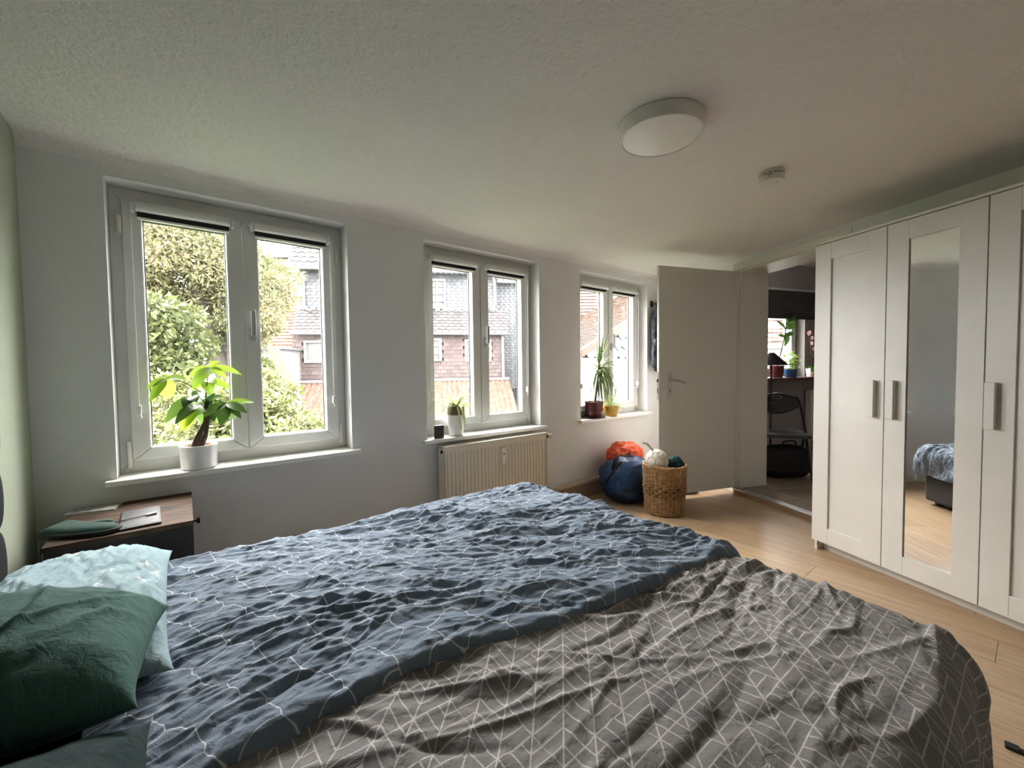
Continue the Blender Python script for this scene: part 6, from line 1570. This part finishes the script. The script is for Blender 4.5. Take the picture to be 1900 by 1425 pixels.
# ---- trees and shrubs
def foliage(name, clumps, n, size, material, parent, seed, aspect=0.45, droop=0.3, hue=None):
    """leaves scattered through clumps [(centre, radii)], as one crown"""
    rg = np.random.RandomState(seed); cl = np.array([c for c, r in clumps]); rd = np.array([r for c, r in clumps])
    vol = np.prod(rd, 1) ** (2 / 3); pick = rg.choice(len(clumps), n, p=vol / vol.sum())
    d = rg.randn(n, 3); d /= np.linalg.norm(d, axis=1)[:, None]
    rr = rg.rand(n) ** 0.42
    p_ = cl[pick] + d * rr[:, None] * rd[pick]
    out = d + rg.randn(n, 3) * 0.8; out[:, 2] -= droop; out /= np.linalg.norm(out, axis=1)[:, None]
    s = np.cross(out, rg.randn(n, 3)); s /= np.linalg.norm(s, axis=1)[:, None]; nn = np.cross(s, out)
    L = size * (0.6 + 0.8 * rg.rand(n))[:, None]; w_ = L * aspect * 0.5
    b = p_; mid = p_ + out * L * 0.5 + nn * L * 0.08; tip = p_ + out * L
    V = np.stack([b, mid - s * w_, tip, mid + s * w_], 1).reshape(-1, 3); F = np.arange(4 * n).reshape(-1, 4)
    cv = rg.rand(n) * 0.55 + 0.45 * rg.rand(len(clumps))[pick]
    o = big_mesh(name, V, F, material, None, False, None, cv); o['kind'] = 'stuff'
    return under(parent, o)
def clumps_in(center, radii, n, cr, seed, shell=0.6):
    rg = np.random.RandomState(seed); out = []
    for _ in range(n):
        d = rg.randn(3); d /= np.linalg.norm(d); r = shell + (1 - shell) * rg.rand()
        q = cr * (0.6 + 0.8 * rg.rand()); out.append((np.array(center) + d * np.array(radii) * r, np.array([q, q, q * 0.7])))
    return out
M_con = leaf_mat('foliage_golden_conifer', [(0.0, (0.0636, 0.0778, 0.0324)), (0.35, (0.1165, 0.1259, 0.0549)), (0.6, (0.1674, 0.1627, 0.0756)), (0.8, (0.1941, 0.1515, 0.0853)), (1.0, (0.1805, 0.1901, 0.1048))], 0.7, 0.25)
M_dec = leaf_mat('foliage_fresh_green', [(0.0, (0.0503, 0.0645, 0.0235)), (0.5, (0.0895, 0.1084, 0.0382)), (1.0, (0.1368, 0.1490, 0.0583))], 0.55, 0.3)
M_shr = leaf_mat('foliage_pale_shrub', [(0.0, (0.0621, 0.0746, 0.0263)), (0.5, (0.1124, 0.1251, 0.0443)), (1.0, (0.1770, 0.1778, 0.0712))], 0.5, 0.3)
M_trunk = mat('trunk_bark', (0.05, 0.042, 0.035), 0.9, var=0.3, vscale=12)
def tree(name, base, label, clumps, n, size, material, seed, trunk_r, aspect=0.45, limbs=6, tz=0):
    t = thing(name, (base[0], base[1], GZ), label=label, cat='tree', group=None)
    top = np.mean([c for c, r in clumps], 0)
    m = MB(); m.tube(smooth_path([(0, 0, 0), (0.1, 0.1, (top[2] - GZ) * 0.5), tuple(top - np.array([base[0], base[1], GZ]))], 6), list(np.linspace(trunk_r, trunk_r * 0.4, 13)), 8); m.build('trunk', M_trunk, t, smooth=True)
    rg = random.Random(seed)
    for k in range(limbs):
        c, r = clumps[rg.randrange(len(clumps))]; c = np.array(c) - np.array([base[0], base[1], GZ]); s0 = np.array([0.1, 0.1, min(c[2] - 0.3, (top[2] - GZ) * rg.uniform(0.5, 1.0))])
        m = MB(); m.tube(smooth_path([s0, (s0 + c) / 2 + np.array([0, 0, 0.2]), c], 5), list(np.linspace(trunk_r * 0.35, 0.015, 11)), 6); m.build('branch', M_trunk, t, smooth=True)
    foliage('crown', clumps, n, size, material, t, seed, aspect)
    return t
cc0 = at(345, 505, 10.5)
cl = clumps_in(cc0, (2.5, 1.6, 1.9), 90, 0.5, 1, 0.35) + clumps_in(at(470, 585, 10.5), (0.75, 0.8, 0.9), 22, 0.40, 2, 0.3) + clumps_in(at(300, 440, 10.5), (1.6, 1.2, 0.8), 26, 0.5, 6, 0.3)
tree('conifer', at(420, 700, 10.5), 'tall golden green conifer filling the left window', cl, 90000, 0.11, M_con, 5, 0.28, 0.34, 14)
cl = clumps_in(at(283, 640, 8.2), (0.72, 0.7, 0.95), 34, 0.34, 3, 0.4)
tree('broadleaf_tree', at(283, 760, 8.2), 'fresh green leafy tree at the left edge of the left window', cl, 9000, 0.13, M_dec, 7, 0.12, 0.5, 6)
shr = [((300, 800, 6.2), (0.7, 0.6, 0.55)), ((400, 790, 6.0), (0.65, 0.6, 0.55)), ((330, 735, 6.8), (0.6, 0.5, 0.45)), ((480, 775, 6.3), (0.5, 0.5, 0.55)), ((505, 735, 7.0), (0.35, 0.4, 0.35)), ((560, 815, 6.2), (0.55, 0.5, 0.35)), ((470, 850, 5.8), (0.8, 0.6, 0.5)), ((600, 845, 6.0), (0.4, 0.5, 0.3)), ((350, 870, 5.6), (0.8, 0.6, 0.5))]
cl = []
for i, (p_, r) in enumerate(shr): cl += clumps_in(at(*p_), r, 14, 0.26, 30 + i, 0.3)
sh_t = tree('shrub', at(430, 800, 6.0), 'pale green dense shrub at the bottom of the left window', cl, 26000, 0.10, M_shr, 9, 0.08, 0.42, 8)
cl = clumps_in(at(478, 700, 9.0), (0.35, 0.35, 0.45), 10, 0.2, 51, 0.3)
tree('bush', at(478, 740, 9.0), 'small dark green bush in front of the white boarded wall', cl, 2600, 0.10, M_dec, 11, 0.04, 0.5, 3)
